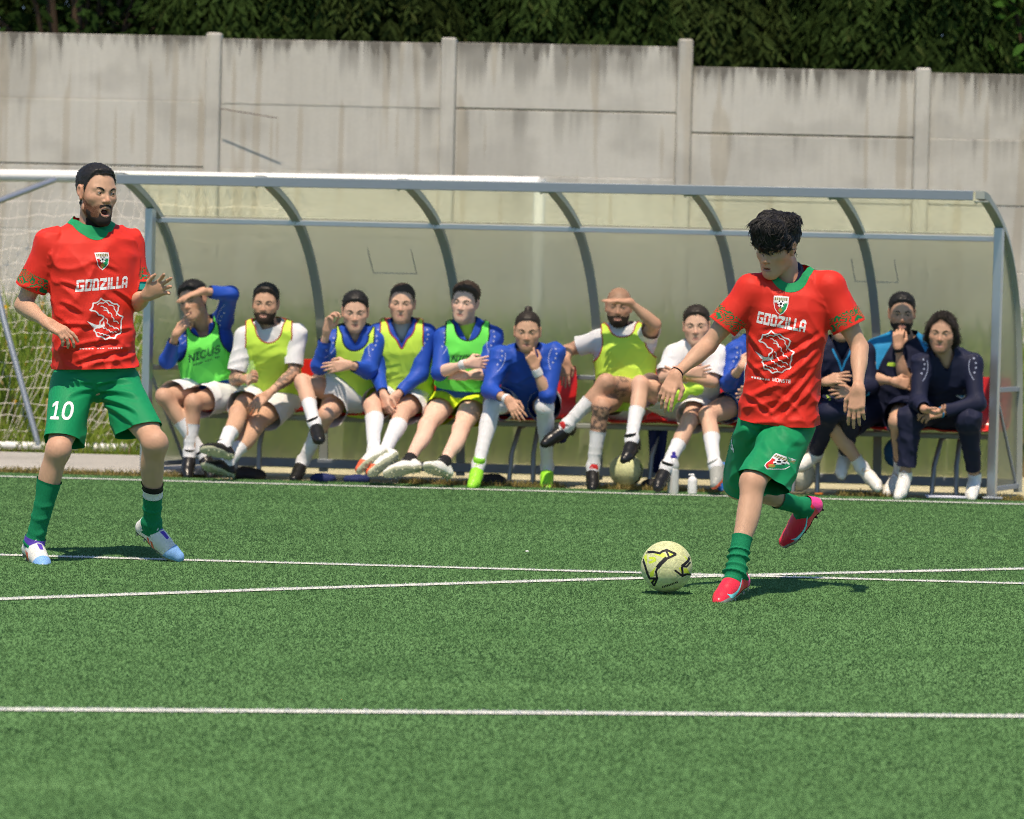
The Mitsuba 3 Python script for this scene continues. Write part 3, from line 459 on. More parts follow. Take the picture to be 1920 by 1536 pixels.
def props():
    ball('football', np.array([.68, 16.69, .117]), .111, (0, 0, 0), 'cream football with black and yellow zigzag print on the pitch before the running player')
    ball('football_001', np.array([.755, 25.40, .110]), .110, (.5, .3, 2.2), 'cream and yellow football under the raised black boot by the bench'); ball('football_002', np.array([1.885, 25.45, .110]), .110, (1.2, .5, 4), 'scuffed pale football on the ground behind the legs of the running player', 'ball_white', False)
    V, F = solid([(EL((1.90, 25.40, .29), (.055, .05, .045)), 0), (RC((1.87, 25.38, .25), (1.93, 25.38, .33), .035, .028), .02), (RC((1.93, 25.38, .30), (1.955, 25.37, .35), .018, .012), .01), (RC((1.91, 25.38, .32), (1.91, 25.37, .375), .014, .011), .01), (RC((1.89, 25.38, .32), (1.87, 25.37, .37), .014, .011), .01)], .005); put('goalkeeper_glove', (V, F), 'glove', True, label='crumpled off white glove lying on the scuffed ball', category='glove')
    b = np.array([1.037, 24.76, .0]); put('water_bottle__body', lathe([(0, 0), (.034, 0), (.036, .006), (.036, .150), (.030, .158), (.034, .166), (.036, .178), (.034, .20), (.022, .222), (.019, .228), (0, .228)], 30, b), 'bottle_silver', 40); put('water_bottle__cap', lathe([(0, .226), (.021, .226), (.021, .240), (.012, .246), (.012, .262), (.008, .268), (0, .268)], 20, b), 'cap_blue', 40); tag('water_bottle', 'tall silver sports bottle with blue cap standing at the edge of the turf', 'bottle')
    b = np.array([1.160, 24.76, 0]); put('spray_bottle__body', lathe([(0, 0), (.028, 0), (.030, .005), (.030, .082), (.026, .10), (.013, .112), (0, .112)], 26, b), 'bottle_white', 40); put('spray_bottle__cap', join([lathe([(0, .11), (.012, .11), (.012, .125), (.007, .13), (0, .13)], 16, b), cyl(b + [-.0, 0, .126], b + [-.026, 0, .122], .0045, 8)]), 'bottle_white', 40); tag('spray_bottle', 'small white plastic bottle beside the silver one', 'bottle')
    put('blue_tub', boxm((1.395, 25.12, .095), (.10, .10, .19), bev=.012), 'tub_blue', label='bright blue plastic box half hidden behind the green shorts', category='box'); put('paper_sheet', boxm((2.80, 24.98, .012), (.26, .14, .012), bev=.003), 'paper', label='folded pale paper lying before the bench leg at right', category='paper')
    r = np.random.default_rng(12)
    def heap(c, s, seed):
        V, F = solid([(EL(np.array(c) + [0, 0, s[2] * .4], s), 0), (EL(np.array(c) + [s[0] * .6, 0, s[2] * .3], (s[0] * .6, s[1] * .8, s[2] * .7)), .03), (EL(np.array(c) + [-s[0] * .7, .02, s[2] * .3], (s[0] * .5, s[1] * .7, s[2] * .6)), .03)], .007, rel=2); N = vnorm(V, F); return V + .018 * (meshkit.fbm(V * 26, 3, seed)[:, None] - .4) * N, F
    for c, s, m, lab in (((-1.72, 25.50, 0), (.10, .08, .045), 'black_kit', 'black kit bag on the ground under the second seat from the left'), ((-1.22, 25.35, 0), (.07, .05, .03), 'dark_blue_cloth', 'small dark blue cloth beside the black boot at left'), ((-1.00, 25.35, 0), (.07, .05, .028), 'dark_blue_cloth', 'dark blue garment on the ground left of the white and orange boots'), ((-.13, 25.35, 0), (.09, .06, .05), 'black_kit', 'black garment on the ground beside the bright green boot'), ((.93, 25.32, 0), (.07, .06, .045), 'black_kit', 'dark garment on the ground behind the silver bottle')): put(num('cloth_heap'), heap(c, s, 5), m, True, label=lab, category='clothing')
    def hang(c, w, h, seed):
        n, mm = 12, 14; V = []; 
        for sd in (0, 1):
            for j in range(mm):
                for i in range(n): a = i / (n - 1) * 2 - 1; t = j / (mm - 1); V.append(np.array(c) + E1 * a * w * (1 - .3 * t) * .5 + np.array([0, .02 * math.sin(a * 5 + t * 3) + .012 * (1 if sd else -1), -h * t * (1 - .12 * a * a)]))
        m = n * mm; F = [(s * m + j * n + i, s * m + j * n + i + 1, s * m + (j + 1) * n + i + 1, s * m + (j + 1) * n + i)[::1 if s else -1] for s in (0, 1) for j in range(mm - 1) for i in range(n - 1)]; per = list(range(n)) + [(j + 1) * n - 1 for j in range(1, mm)] + [m - 1 - i for i in range(1, n)] + [j * n for j in range(mm - 2, 0, -1)]; F += [(a, b, b + m, a + m) for a, b in zip(per, per[1:] + per[:1])]; return np.array(V), np.array(F)
    put('hanging_jacket', hang((.96, 25.50, .39), .13, .30, 1), 'dark_blue_cloth', 40, label='navy jacket sleeve hanging down below the bench beside the leg', category='jacket'); put('hanging_jacket_001', hang((.33, 25.6, .40), .10, .13, 2), 'dark_blue_cloth', 40, label='corner of a navy garment hanging under the seat of the bald man', category='jacket')
    V, F = solid([(EL((2.52, 25.42, .27), (.085, .06, .10)), 0)], .006); put('sun_hat', (V + .012 * (meshkit.fbm(V * 20, 2, 3)[:, None] - .5), F), 'cap_teal', True, label='teal blue hat hanging under the bench between the two rightmost men', category='hat')
    put('fallen_leaf', boxm((1.98, 24.95, .012), (.05, .03, .01), bev=.004), 'orange_leaf', label='orange leaf on the dry weeds at the edge of the turf', category='leaf'); put('cardboard_box', boxm((-3.33, 28.7, .22), (.20, .16, .32), bev=.01), 'cardboard', label='brown cardboard box in the grass behind the goal net', category='box')
    for i, (x, y) in enumerate(((.09, 18.9),)): put(num('litter_scrap'), boxm((x, y, .016), (.014, .03, .006), trimesh.transformations.rotation_matrix(.6 * i, [0, 0, 1])[:3, :3], .002), 'white_paint', label='tiny pale scrap of litter on the turf beyond the crossing lines', category='litter')
    tb = POSES['P2']['wr_r']; c = np.array(tb) + np.array([.035, -.045, .03]); d = nrm([.05, -.1, 1]); Rm = basis(d); P = [(0, -.075), (.026, -.075), (.028, -.06), (.028, .03), (.024, .055), (.012, .075), (.012, .09), (0, .092)]; V, F = lathe(P, 22); V = np.c_[V[:, 0], V[:, 1], V[:, 2]] @ Rm + c; put('clear_bottle', (V, F), 'clear_plastic', 40, label='clear plastic water bottle held by the tattooed man in the yellow bib', category='bottle')
    c = np.array(POSES['P9']['wr_r']) + np.array([.05, -.03, -.06]); V, F = lathe([(0, -.17), (.034, -.17), (.037, -.16), (.037, .06), (.028, .085), (.012, .095), (.012, .12), (0, .12)], 24); put('white_bottle', (V + c, F), 'bottle_white', 40, label='white drinking bottle held by the man in blue behind the running player', category='bottle')
    c = np.array(POSES['P8']['wr_l']) + np.array([-.03, -.05, -.10]); V, F = solid([(EL(c, (.10, .05, .055), basis(nrm([.3, 0, 1]))), 0), (EL(c + [.08, 0, .03], (.07, .04, .04)), .03), (EL(c + [-.06, .0, -.06], (.035, .03, .06)), .03)], .006); N = vnorm(V, F); put('loose_bib', (V + .02 * (meshkit.fbm(V * 22, 3, 4)[:, None] - .4) * N, F), 'neon_yellow', True, label='crumpled yellow green bib lying in the lap of the man in the white shirt', category='bib')
mat('black_kit', (.013, .013, .015), .7); mat('clear_plastic', (.62, .72, .66), .15, spec=.6)
scene['m_clear_plastic'] = {'type': 'blendbsdf', 'weight': .5, 'first': {'type': 'principledthin', 'base_color': rgb((.8, .85, .8)), 'roughness': .15, 'spec_trans': .8, 'eta': 1.4}, 'second': {'type': 'null'}}
# ---------------------------------------------------------------- joints of the people, in metres
POSES = {
 'A': {'pelvis': (-1.926, 17.95, 0.826), 'neck': (-1.954, 17.94, 1.513), 'head': (-1.933, 17.91, 1.685), 'sh_r': (-2.143, 17.89, 1.434), 'el_r': (-2.262, 17.94, 1.159), 'wr_r': (-2.126, 17.728, 1.084), 'hd_r': (-1.988, 17.632, 1.035), 'hip_r': (-2.022, 17.93, 0.799), 'kn_r': (-2.046, 17.581, 0.511), 'an_r': (-2.154, 17.665, 0.09), 'toe_r': (-2.068, 17.496, 0.041), 'sh_l': (-1.789, 18.04, 1.449), 'el_l': (-1.746, 17.99, 1.184), 'wr_l': (-1.674, 17.74, 1.224), 'hd_l': (-1.56, 17.71, 1.258), 'hip_l': (-1.825, 17.97, 0.803), 'kn_l': (-1.615, 17.658, 0.55), 'an_l': (-1.642, 17.874, 0.165), 'toe_l': (-1.487, 17.814, 0.057)},
 'B': {'pelvis': (1.171, 17.0, 0.732), 'neck': (1.195, 16.92, 1.361), 'head': (1.129, 16.86, 1.505), 'sh_r': (1.024, 16.9, 1.311), 'el_r': (0.843, 16.905, 1.068), 'wr_r': (0.7, 16.74, 0.941), 'hd_r': (0.64, 16.7, 0.828), 'hip_r': (1.089, 17.03, 0.712), 'kn_r': (1.017, 17.359, 0.436), 'an_r': (1.331, 17.628, 0.333), 'toe_r': (1.229, 17.648, 0.208), 'sh_l': (1.364, 16.88, 1.331), 'el_l': (1.499, 16.864, 1.075), 'wr_l': (1.481, 16.684, 0.9), 'hd_l': (1.462, 16.654, 0.763), 'hip_l': (1.216, 16.97, 0.708), 'kn_l': (1.036, 16.638, 0.49), 'an_l': (0.961, 16.461, 0.111), 'toe_l': (0.864, 16.309, 0.057)},
 'P1': {'pelvis': (-1.982, 25.8, 0.53), 'neck': (-2.051, 25.74, 0.979), 'head': (-2.113, 25.64, 1.144), 'sh_r': (-2.163, 25.74, 0.941), 'el_r': (-2.275, 25.62, 0.75), 'wr_r': (-2.205, 25.453, 0.93), 'hd_r': (-2.111, 25.433, 1.058), 'hip_r': (-2.079, 25.78, 0.533), 'kn_r': (-2.27, 25.384, 0.515), 'an_r': (-2.02, 25.404, 0.155), 'toe_r': (-1.978, 25.257, 0.041), 'sh_l': (-1.923, 25.72, 1.025), 'el_l': (-1.862, 25.5, 1.196), 'wr_l': (-2.037, 25.38, 1.213), 'hd_l': (-2.184, 25.36, 1.157), 'hip_l': (-1.897, 25.8, 0.529), 'kn_l': (-2.083, 25.404, 0.481), 'an_l': (-2.095, 25.384, 0.154), 'toe_l': (-2.1, 25.221, 0.057)},
 'P2': {'pelvis': (-1.597, 25.758, 0.53), 'neck': (-1.605, 25.551, 0.985), 'head': (-1.63, 25.511, 1.139), 'sh_r': (-1.765, 25.551, 0.918), 'el_r': (-1.818, 25.501, 0.638), 'wr_r': (-1.732, 25.261, 0.65), 'hd_r': (-1.652, 25.161, 0.616), 'hip_r': (-1.689, 25.758, 0.529), 'kn_r': (-1.784, 25.341, 0.424), 'an_r': (-1.849, 24.968, 0.219), 'toe_r': (-1.913, 24.908, 0.241), 'sh_l': (-1.426, 25.551, 0.941), 'el_l': (-1.433, 25.471, 0.69), 'wr_l': (-1.592, 25.328, 0.551), 'hd_l': (-1.684, 25.278, 0.467), 'hip_l': (-1.498, 25.758, 0.526), 'kn_l': (-1.675, 25.398, 0.344), 'an_l': (-1.834, 25.079, 0.105), 'toe_l': (-1.919, 25.009, 0.14)},
 'P3': {'pelvis': (-1.072, 25.699, 0.53), 'neck': (-1.036, 25.444, 0.958), 'head': (-1.038, 25.404, 1.102), 'sh_r': (-1.188, 25.444, 0.895), 'el_r': (-1.255, 25.314, 0.747), 'wr_r': (-1.211, 25.216, 0.978), 'hd_r': (-1.185, 25.196, 1.117), 'hip_r': (-1.158, 25.729, 0.532), 'kn_r': (-1.206, 25.304, 0.429), 'an_r': (-1.357, 25.404, 0.115), 'toe_r': (-1.373, 25.225, 0.054), 'sh_l': (-0.903, 25.444, 0.913), 'el_l': (-0.944, 25.344, 0.722), 'wr_l': (-1.063, 25.123, 0.762), 'hd_l': (-1.203, 25.103, 0.739), 'hip_l': (-1.013, 25.619, 0.528), 'kn_l': (-1.367, 25.38, 0.631), 'an_l': (-1.271, 25.041, 0.385), 'toe_l': (-1.254, 24.861, 0.327)},
 'P4': {'pelvis': (-0.722, 25.661, 0.53), 'neck': (-0.733, 25.5, 1.014), 'head': (-0.735, 25.45, 1.164), 'sh_r': (-0.888, 25.5, 0.954), 'el_r': (-0.891, 25.44, 0.711), 'wr_r': (-0.832, 25.233, 0.565), 'hd_r': (-0.8, 25.173, 0.454), 'hip_r': (-0.818, 25.661, 0.542), 'kn_r': (-0.906, 25.223, 0.494), 'an_r': (-0.88, 24.883, 0.219), 'toe_r': (-0.985, 24.803, 0.152), 'sh_l': (-0.571, 25.5, 0.962), 'el_l': (-0.605, 25.44, 0.711), 'wr_l': (-0.754, 25.284, 0.565), 'hd_l': (-0.815, 25.234, 0.441), 'hip_l': (-0.628, 25.661, 0.54), 'kn_l': (-0.718, 25.23, 0.45), 'an_l': (-0.815, 24.888, 0.193), 'toe_l': (-0.916, 24.808, 0.119)},
 'P5': {'pelvis': (-0.324, 25.616, 0.53), 'neck': (-0.303, 25.469, 1.018), 'head': (-0.323, 25.419, 1.178), 'sh_r': (-0.458, 25.469, 0.944), 'el_r': (-0.478, 25.349, 0.723), 'wr_r': (-0.297, 25.174, 0.787), 'hd_r': (-0.187, 25.204, 0.796), 'hip_r': (-0.416, 25.616, 0.543), 'kn_r': (-0.55, 25.224, 0.372), 'an_r': (-0.656, 24.86, 0.15), 'toe_r': (-0.79, 24.79, 0.13), 'sh_l': (-0.137, 25.469, 0.959), 'el_l': (-0.172, 25.349, 0.724), 'wr_l': (-0.31, 25.269, 0.705), 'hd_l': (-0.415, 25.319, 0.719), 'hip_l': (-0.233, 25.616, 0.54), 'kn_l': (-0.329, 25.218, 0.356), 'an_l': (-0.434, 24.85, 0.143), 'toe_l': (-0.515, 24.76, 0.179)},
 'P6': {'pelvis': (0.111, 25.567, 0.53), 'neck': (0.102, 25.191, 0.859), 'head': (0.087, 25.111, 1.004), 'sh_r': (-0.084, 25.191, 0.84), 'el_r': (-0.147, 25.071, 0.621), 'wr_r': (-0.025, 24.853, 0.569), 'hd_r': (0.056, 24.773, 0.458), 'hip_r': (0.02, 25.567, 0.541), 'kn_r': (-0.128, 25.154, 0.516), 'an_r': (-0.207, 24.953, 0.143), 'toe_r': (-0.234, 24.784, 0.062), 'sh_l': (0.267, 25.191, 0.863), 'el_l': (0.225, 25.103, 0.595), 'wr_l': (0.144, 25.053, 0.773), 'hd_l': (0.086, 25.033, 0.909), 'hip_l': (0.202, 25.567, 0.545), 'kn_l': (0.213, 25.129, 0.511), 'an_l': (0.238, 25.314, 0.123), 'toe_l': (0.232, 25.144, 0.038)},
 'P7': {'pelvis': (0.754, 25.495, 0.53), 'neck': (0.707, 25.502, 1.028), 'head': (0.681, 25.462, 1.175), 'sh_r': (0.555, 25.502, 0.955), 'el_r': (0.348, 25.562, 0.879), 'wr_r': (0.342, 25.314, 0.82), 'hd_r': (0.332, 25.294, 0.682), 'hip_r': (0.668, 25.495, 0.594), 'kn_r': (0.577, 25.07, 0.529), 'an_r': (0.532, 25.09, 0.141), 'toe_r': (0.544, 24.918, 0.061), 'sh_l': (0.862, 25.502, 0.976), 'el_l': (0.913, 25.238, 1.071), 'wr_l': (0.742, 25.188, 1.212), 'hd_l': (0.582, 25.168, 1.219), 'hip_l': (0.85, 25.495, 0.592), 'kn_l': (0.599, 25.147, 0.685), 'an_l': (0.354, 25.127, 0.404), 'toe_l': (0.23, 25.047, 0.346)},
 'P8': {'pelvis': (1.15, 25.45, 0.53), 'neck': (1.192, 25.15, 0.927), 'head': (1.176, 25.11, 1.065), 'sh_r': (1.038, 25.15, 0.875), 'el_r': (0.976, 25.05, 0.731), 'wr_r': (1.124, 24.845, 0.767), 'hd_r': (1.203, 24.865, 0.776), 'hip_r': (1.059, 25.45, 0.556), 'kn_r': (0.821, 25.101, 0.678), 'an_r': (0.767, 24.846, 0.336), 'toe_r': (0.703, 24.681, 0.267), 'sh_l': (1.321, 25.15, 0.875), 'el_l': (1.286, 25.05, 0.712), 'wr_l': (1.102, 24.95, 0.737), 'hd_l': (1.027, 24.97, 0.755), 'hip_l': (1.24, 25.45, 0.554), 'kn_l': (1.141, 25.033, 0.454), 'an_l': (0.993, 24.748, 0.169), 'toe_l': (0.934, 24.583, 0.094)},
 'P9': {'pelvis': (1.559, 25.404, 0.53), 'neck': (1.557, 25.149, 0.96), 'head': (1.567, 25.109, 1.109), 'sh_r': (1.431, 25.149, 0.899), 'el_r': (1.389, 25.049, 0.707), 'wr_r': (1.463, 24.835, 0.824), 'hd_r': (1.524, 24.855, 0.872), 'hip_r': (1.468, 25.404, 0.561), 'kn_r': (1.256, 25.025, 0.492), 'an_r': (1.296, 24.72, 0.191), 'toe_r': (1.256, 24.548, 0.121), 'sh_l': (1.7, 25.149, 0.898), 'el_l': (1.677, 25.049, 0.707), 'wr_l': (1.562, 24.827, 0.659), 'hd_l': (1.493, 24.807, 0.658), 'hip_l': (1.649, 25.404, 0.565), 'kn_l': (1.577, 24.986, 0.45), 'an_l': (1.622, 25.301, 0.161), 'toe_l': (1.604, 25.139, 0.065)},
 'P10': {'pelvis': (2.118, 25.34, 0.53), 'neck': (2.112, 25.118, 0.978), 'head': (2.108, 25.078, 1.123), 'sh_r': (1.969, 25.118, 0.912), 'el_r': (1.926, 25.068, 0.706), 'wr_r': (1.995, 24.824, 0.735), 'hd_r': (2.085, 24.764, 0.766), 'hip_r': (2.027, 25.34, 0.576), 'kn_r': (2.034, 24.902, 0.542), 'an_r': (1.977, 25.221, 0.26), 'toe_r': (1.885, 25.121, 0.221), 'sh_l': (2.268, 25.118, 0.92), 'el_l': (2.297, 25.068, 0.715), 'wr_l': (2.176, 24.849, 0.663), 'hd_l': (2.104, 24.799, 0.673), 'hip_l': (2.207, 25.34, 0.581), 'kn_l': (2.17, 24.902, 0.559), 'an_l': (2.167, 25.216, 0.265), 'toe_l': (2.132, 25.057, 0.168)},
 'P11': {'pelvis': (2.471, 25.32, 0.53), 'neck': (2.533, 25.246, 1.021), 'head': (2.506, 25.196, 1.179), 'sh_r': (2.359, 25.246, 0.944), 'el_r': (2.303, 25.146, 0.761), 'wr_r': (2.448, 24.938, 0.743), 'hd_r': (2.526, 24.958, 0.731), 'hip_r': (2.379, 25.32, 0.579), 'kn_r': (2.082, 25.032, 0.429), 'an_r': (2.268, 25.082, 0.177), 'toe_r': (2.342, 24.926, 0.097), 'sh_l': (2.684, 25.286, 0.951), 'el_l': (2.525, 25.158, 0.753), 'wr_l': (2.477, 25.078, 0.96), 'hd_l': (2.472, 25.068, 1.077), 'hip_l': (2.56, 25.32, 0.576), 'kn_l': (2.465, 24.9, 0.485), 'an_l': (2.522, 25.174, 0.158), 'toe_l': (2.416, 25.047, 0.066)},
 'P12': {'pelvis': (2.852, 25.256, 0.53), 'neck': (2.768, 24.932, 0.901), 'head': (2.731, 24.852, 1.062), 'sh_r': (2.615, 24.932, 0.856), 'el_r': (2.591, 24.832, 0.626), 'wr_r': (2.607, 24.582, 0.581), 'hd_r': (2.663, 24.532, 0.536), 'hip_r': (2.761, 25.256, 0.576), 'kn_r': (2.551, 24.876, 0.508), 'an_r': (2.523, 24.876, 0.152), 'toe_r': (2.466, 24.718, 0.064), 'sh_l': (2.943, 24.932, 0.871), 'el_l': (2.959, 24.832, 0.622), 'wr_l': (2.722, 24.764, 0.557), 'hd_l': (2.637, 24.734, 0.57), 'hip_l': (2.941, 25.256, 0.574), 'kn_l': (2.913, 24.822, 0.512), 'an_l': (2.985, 25.029, 0.142), 'toe_l': (2.937, 24.864, 0.061)},
}
# ---------------------------------------------------------------- people
def vcol(V, c, amp=.06, freq=60, seed=3):
    n = meshkit.fbm(V * freq, 2, seed)[:, None] - .5
    return np.clip(np.asarray(c) * (1 + 2 * amp * n), 0, 1)
class Head:
    """Head shape in its own frame: x across, y forward, z up, eyes at z = 0."""
    def __init__(s, c, yaw, pitch, roll, k=1.06, mouth=0.0, jaw=1.0):
        yw, p, r = (math.radians(a) for a in (yaw, pitch, roll)); f = np.array([-math.sin(yw) * math.cos(p), -math.cos(yw) * math.cos(p), math.sin(p)])
        e = np.array([math.cos(yw), -math.sin(yw), 0]); u = np.cross(e, -f) * 1.0; u = nrm(np.cross(f, e)); u = u if u[2] > 0 else -u
        e, u = e * math.cos(r) - u * math.sin(r), u * math.cos(r) + e * math.sin(r)
        s.c, s.R, s.k, s.m = np.asarray(c, float), np.stack([e, f, u]), k, mouth; s.jaw = jaw; s.slit = .0036
    def w(s, p): return s.c + s.k * (np.asarray(p, float) @ s.R)
    def loc(s, V): return (V - s.c) @ s.R.T / s.k
    def rc(s, a, b, ra, rb): return RC(s.w(a), s.w(b), ra * s.k, rb * s.k)
    def el(s, c, r): return EL(s.w(c), np.asarray(r) * s.k, s.R)
    def mesh(s, h, neck, nr=.056):
        m = s.m; jd = -.020 * m; j = s.jaw; A = []; S = []
        A += [(s.el((0, -.014, .036), (.074, .097, .083)), 0), (s.el((0, .022, -.005), (.066, .068, .075)), .03), (s.el((0, .030, -.045 + jd * .5), (.049 * j, .056, .064)), .035)]
        for x in (-1, 1):
            A += [(s.rc((x * .050 * j, .002, -.056 + jd * .6), (x * .017 * j, .066, -.100 + jd), .016, .015), .035), (s.el((x * .041, .050, -.024), (.023, .022, .018)), .03),
                  (s.rc((x * .046, .065, .019), (x * .014, .081, .014), .008, .0075), .018)]
        A += [(s.el((0, .071, -.103 + jd), (.020, .016, .014)), .02), (s.el((0, .060, -.072 + jd * .5), (.034, .025, .032)), .035)]
        A += [(s.rc((0, .082, .010), (0, .1005, -.033), .007, .0112), .010), (s.el((-.0125, .090, -.037), (.0085, .011, .0075)), .006), (s.el((.0125, .090, -.037), (.0085, .011, .0075)), .006)]
        A += [(s.rc((-.019, .079, -.0645 + .15 * jd), (.0, .0845, -.0635 + .15 * jd), .0034, .0048), .008), (s.rc((.019, .079, -.0645 + .15 * jd), (.0, .0845, -.0635 + .15 * jd), .0034, .0048), .008), (s.rc((-.0, .0885, -.063 + .15 * jd), (0, .0885, -.0632 + .15 * jd), .0050, .005), .008),
              (s.rc((-.015, .0795, -.0745 + jd * .95), (.0, .0835, -.0755 + jd * .95), .0042, .0056), .008), (s.rc((.015, .0795, -.0745 + jd * .95), (.0, .0835, -.0755 + jd * .95), .0042, .0056), .008)]
        for x in (-1, 1):
            S += [(s.el((x * .0315, .089, -.001), (.0165, .014, .0105)), .014)]
            A += [(s.rc((x * .075, -.004, .018), (x * .0765, .002, -.028), .0095, .007), .008), (s.el((x * .0795, -.011, .006), (.0062, .018, .026)), .006)]
            S += [(s.el((x * .0855, -.006, .004), (.006, .010, .015)), .004), (s.el((x * .0125, .092, -.0445), (.004, .006, .003)), .003)]
        if m > 0: S += [(s.el((0, .088, -.070 + jd * .55), (.0165 + .004 * m, .030, .0035 + .011 * m)), .004)]
        else: S += [(s.el((0, .092, -.0695), (.024, .012, .0014)), .004)]
        A2 = [(p, k) for p, k in A]
        nb = s.w((0, -.030, -.050)); A2.append((RC(nb, neck, nr * .95, nr * 1.12), .02))
        # lids over the eyeballs, added after the sockets are cut
        V, F = solid2(A2, S, [(s.el((x * .0315, .0735, -.001), (.0145, .0145, .0145)), .004) for x in (-1, 1)], [(s.el((x * .0315, .090, -.0025), (.0115, .012, s.slit)), .003) for x in (-1, 1)], h)
        return V, F
def solid2(A, S, A2, S2, h):
    # additions, cuts, then more additions and cuts in that order
    bs = [p.box() for p, k in A]; lo = np.min([b[0] for b in bs], 0) - .03; hi = np.max([b[1] for b in bs], 0) + .03
    n = np.ceil((hi - lo) / h).astype(int) + 1; ax = [(lo[i] + h * np.arange(n[i])).astype(np.float32) for i in range(3)]; f = np.full(tuple(n), .08, np.float32)
    for lst, sub in ((A, 0), (S, 1), (A2, 0), (S2, 1)):
        for p, k in lst:
            b0, b1 = p.box(); m = max(k, .012) + 2 * h
            sl = tuple(slice(max(0, int((b0[i] - m - lo[i]) / h)), max(1, min(n[i], int((b1[i] + m - lo[i]) / h) + 2))) for i in range(3))
            d = p(ax[0][sl[0]][:, None, None], ax[1][sl[1]][None, :, None], ax[2][sl[2]][None, None, :]).astype(np.float32)
            f[sl] = -smin(-f[sl], d, k) if sub else smin(f[sl], d, k)
    V, F = nets(f, lo, h); return relax(V, F, 1, .4), F
def sst(a, b, x): t = np.clip((x - a) / (b - a), 0, 1); return t * t * (3 - 2 * t)
def shell(V, F, v, thick, fade, seed=0, namp=0, nfreq=150, subdiv=True):
    """The skin where v >= 0, lifted off by thick that fades in over fade: hair, beard, lips."""
    N = vnorm(V, F); VV, FF, ex = clip(V, F, v, np.c_[v, N])
    if subdiv: 
        VV2, FF2, = trimesh.remesh.subdivide(np.c_[VV, ex], FF); VV, ex, FF = VV2[:, :3], VV2[:, 3:], FF2
    v2, N2 = ex[:, 0], ex[:, 1:]; N2 = N2 / np.maximum(np.linalg.norm(N2, axis=1, keepdims=True), 1e-6)
    t = np.broadcast_to(thick, len(V)) if np.ndim(thick) else None
    th = (thick if t is None else thick) * sst(0, fade, v2)
    d = th + (namp * (meshkit.fbm(VV * nfreq, 3, seed) - .45) * sst(0, fade, v2) if namp else 0)
    return VV + (d + .0006)[:, None] * N2, FF
def hand(wr, d, n, side, curl=(.3, .35, .4, .45), thumb=.5, spread=.12, k=1.0, tips=None):
    """Primitives of a hand: palm, four fingers, thumb. n: out of the palm; curl bends towards n."""
    d = nrm(d); n = nrm(n - (n @ d) * d); l = np.cross(d, n) * (1 if side == 'r' else -1); P = lambda a, b, c: wr + k * (a * d + b * l + c * n)
    pr = [(RC(P(-.012, .007, 0), P(.014, .010, 0), .0185 * k, .020 * k), 0), (RC(P(-.012, -.007, 0), P(.014, -.012, 0), .0185 * k, .019 * k), .01)]
    kn = [(.088, .029), (.092, .009), (.087, -.011), (.079, -.029)]; ln = [(.043, .026, .021), (.048, .030, .022), (.044, .028, .021), (.034, .021, .019)]
    for i, ((a, b), L) in enumerate(zip(kn, ln)):
        pr.append((RC(P(.010, b * .6, .0), P(a, b, -.002), .0155 * k, .0115 * k), .012))
        p = P(a, b, -.002); sp = spread * (1.2, .35, -.4, -1.2)[i]; dd = nrm(d + sp * l); ang = 0
        for q, x in enumerate(L):
            ang += curl[i] * (.9, 1.15, .8)[q]; dv = math.cos(ang) * dd + math.sin(ang) * n; e = p + k * x * dv
            pr.append((RC(p, e, (.0098, .0090, .0082)[q] * k, (.0090, .0082, .0070)[q] * k), .004 if q else .006)); p = e
    b = P(.022, .022, .004); j = P(.052, .048 + .006, .010 + .02 * thumb); m = P(.082, .064 - .022 * thumb, .014 + .034 * thumb); t = P(.104, .068 - .035 * thumb, .016 + .042 * thumb)
    pr += [(RC(b, j, .0165 * k, .0120 * k), .012), (RC(j, m, .0112 * k, .0098 * k), .005), (RC(m, t, .0098 * k, .0078 * k), .004)]
    pr.append((EL(P(.050, .0, .006), (.044 * k, .036 * k, .013 * k), np.stack([d, l, n])), .012))
    return pr
SKIN = dict(fair=(.62, .39, .285), mid=(.53, .32, .215), tan=(.47, .28, .19), pale=(.72, .48, .375))
HAIR = dict(black=(.012, .011, .012), dark=(.022, .016, .012), brown=(.045, .028, .018), light=(.11, .072, .042), red=(.10, .05, .028))
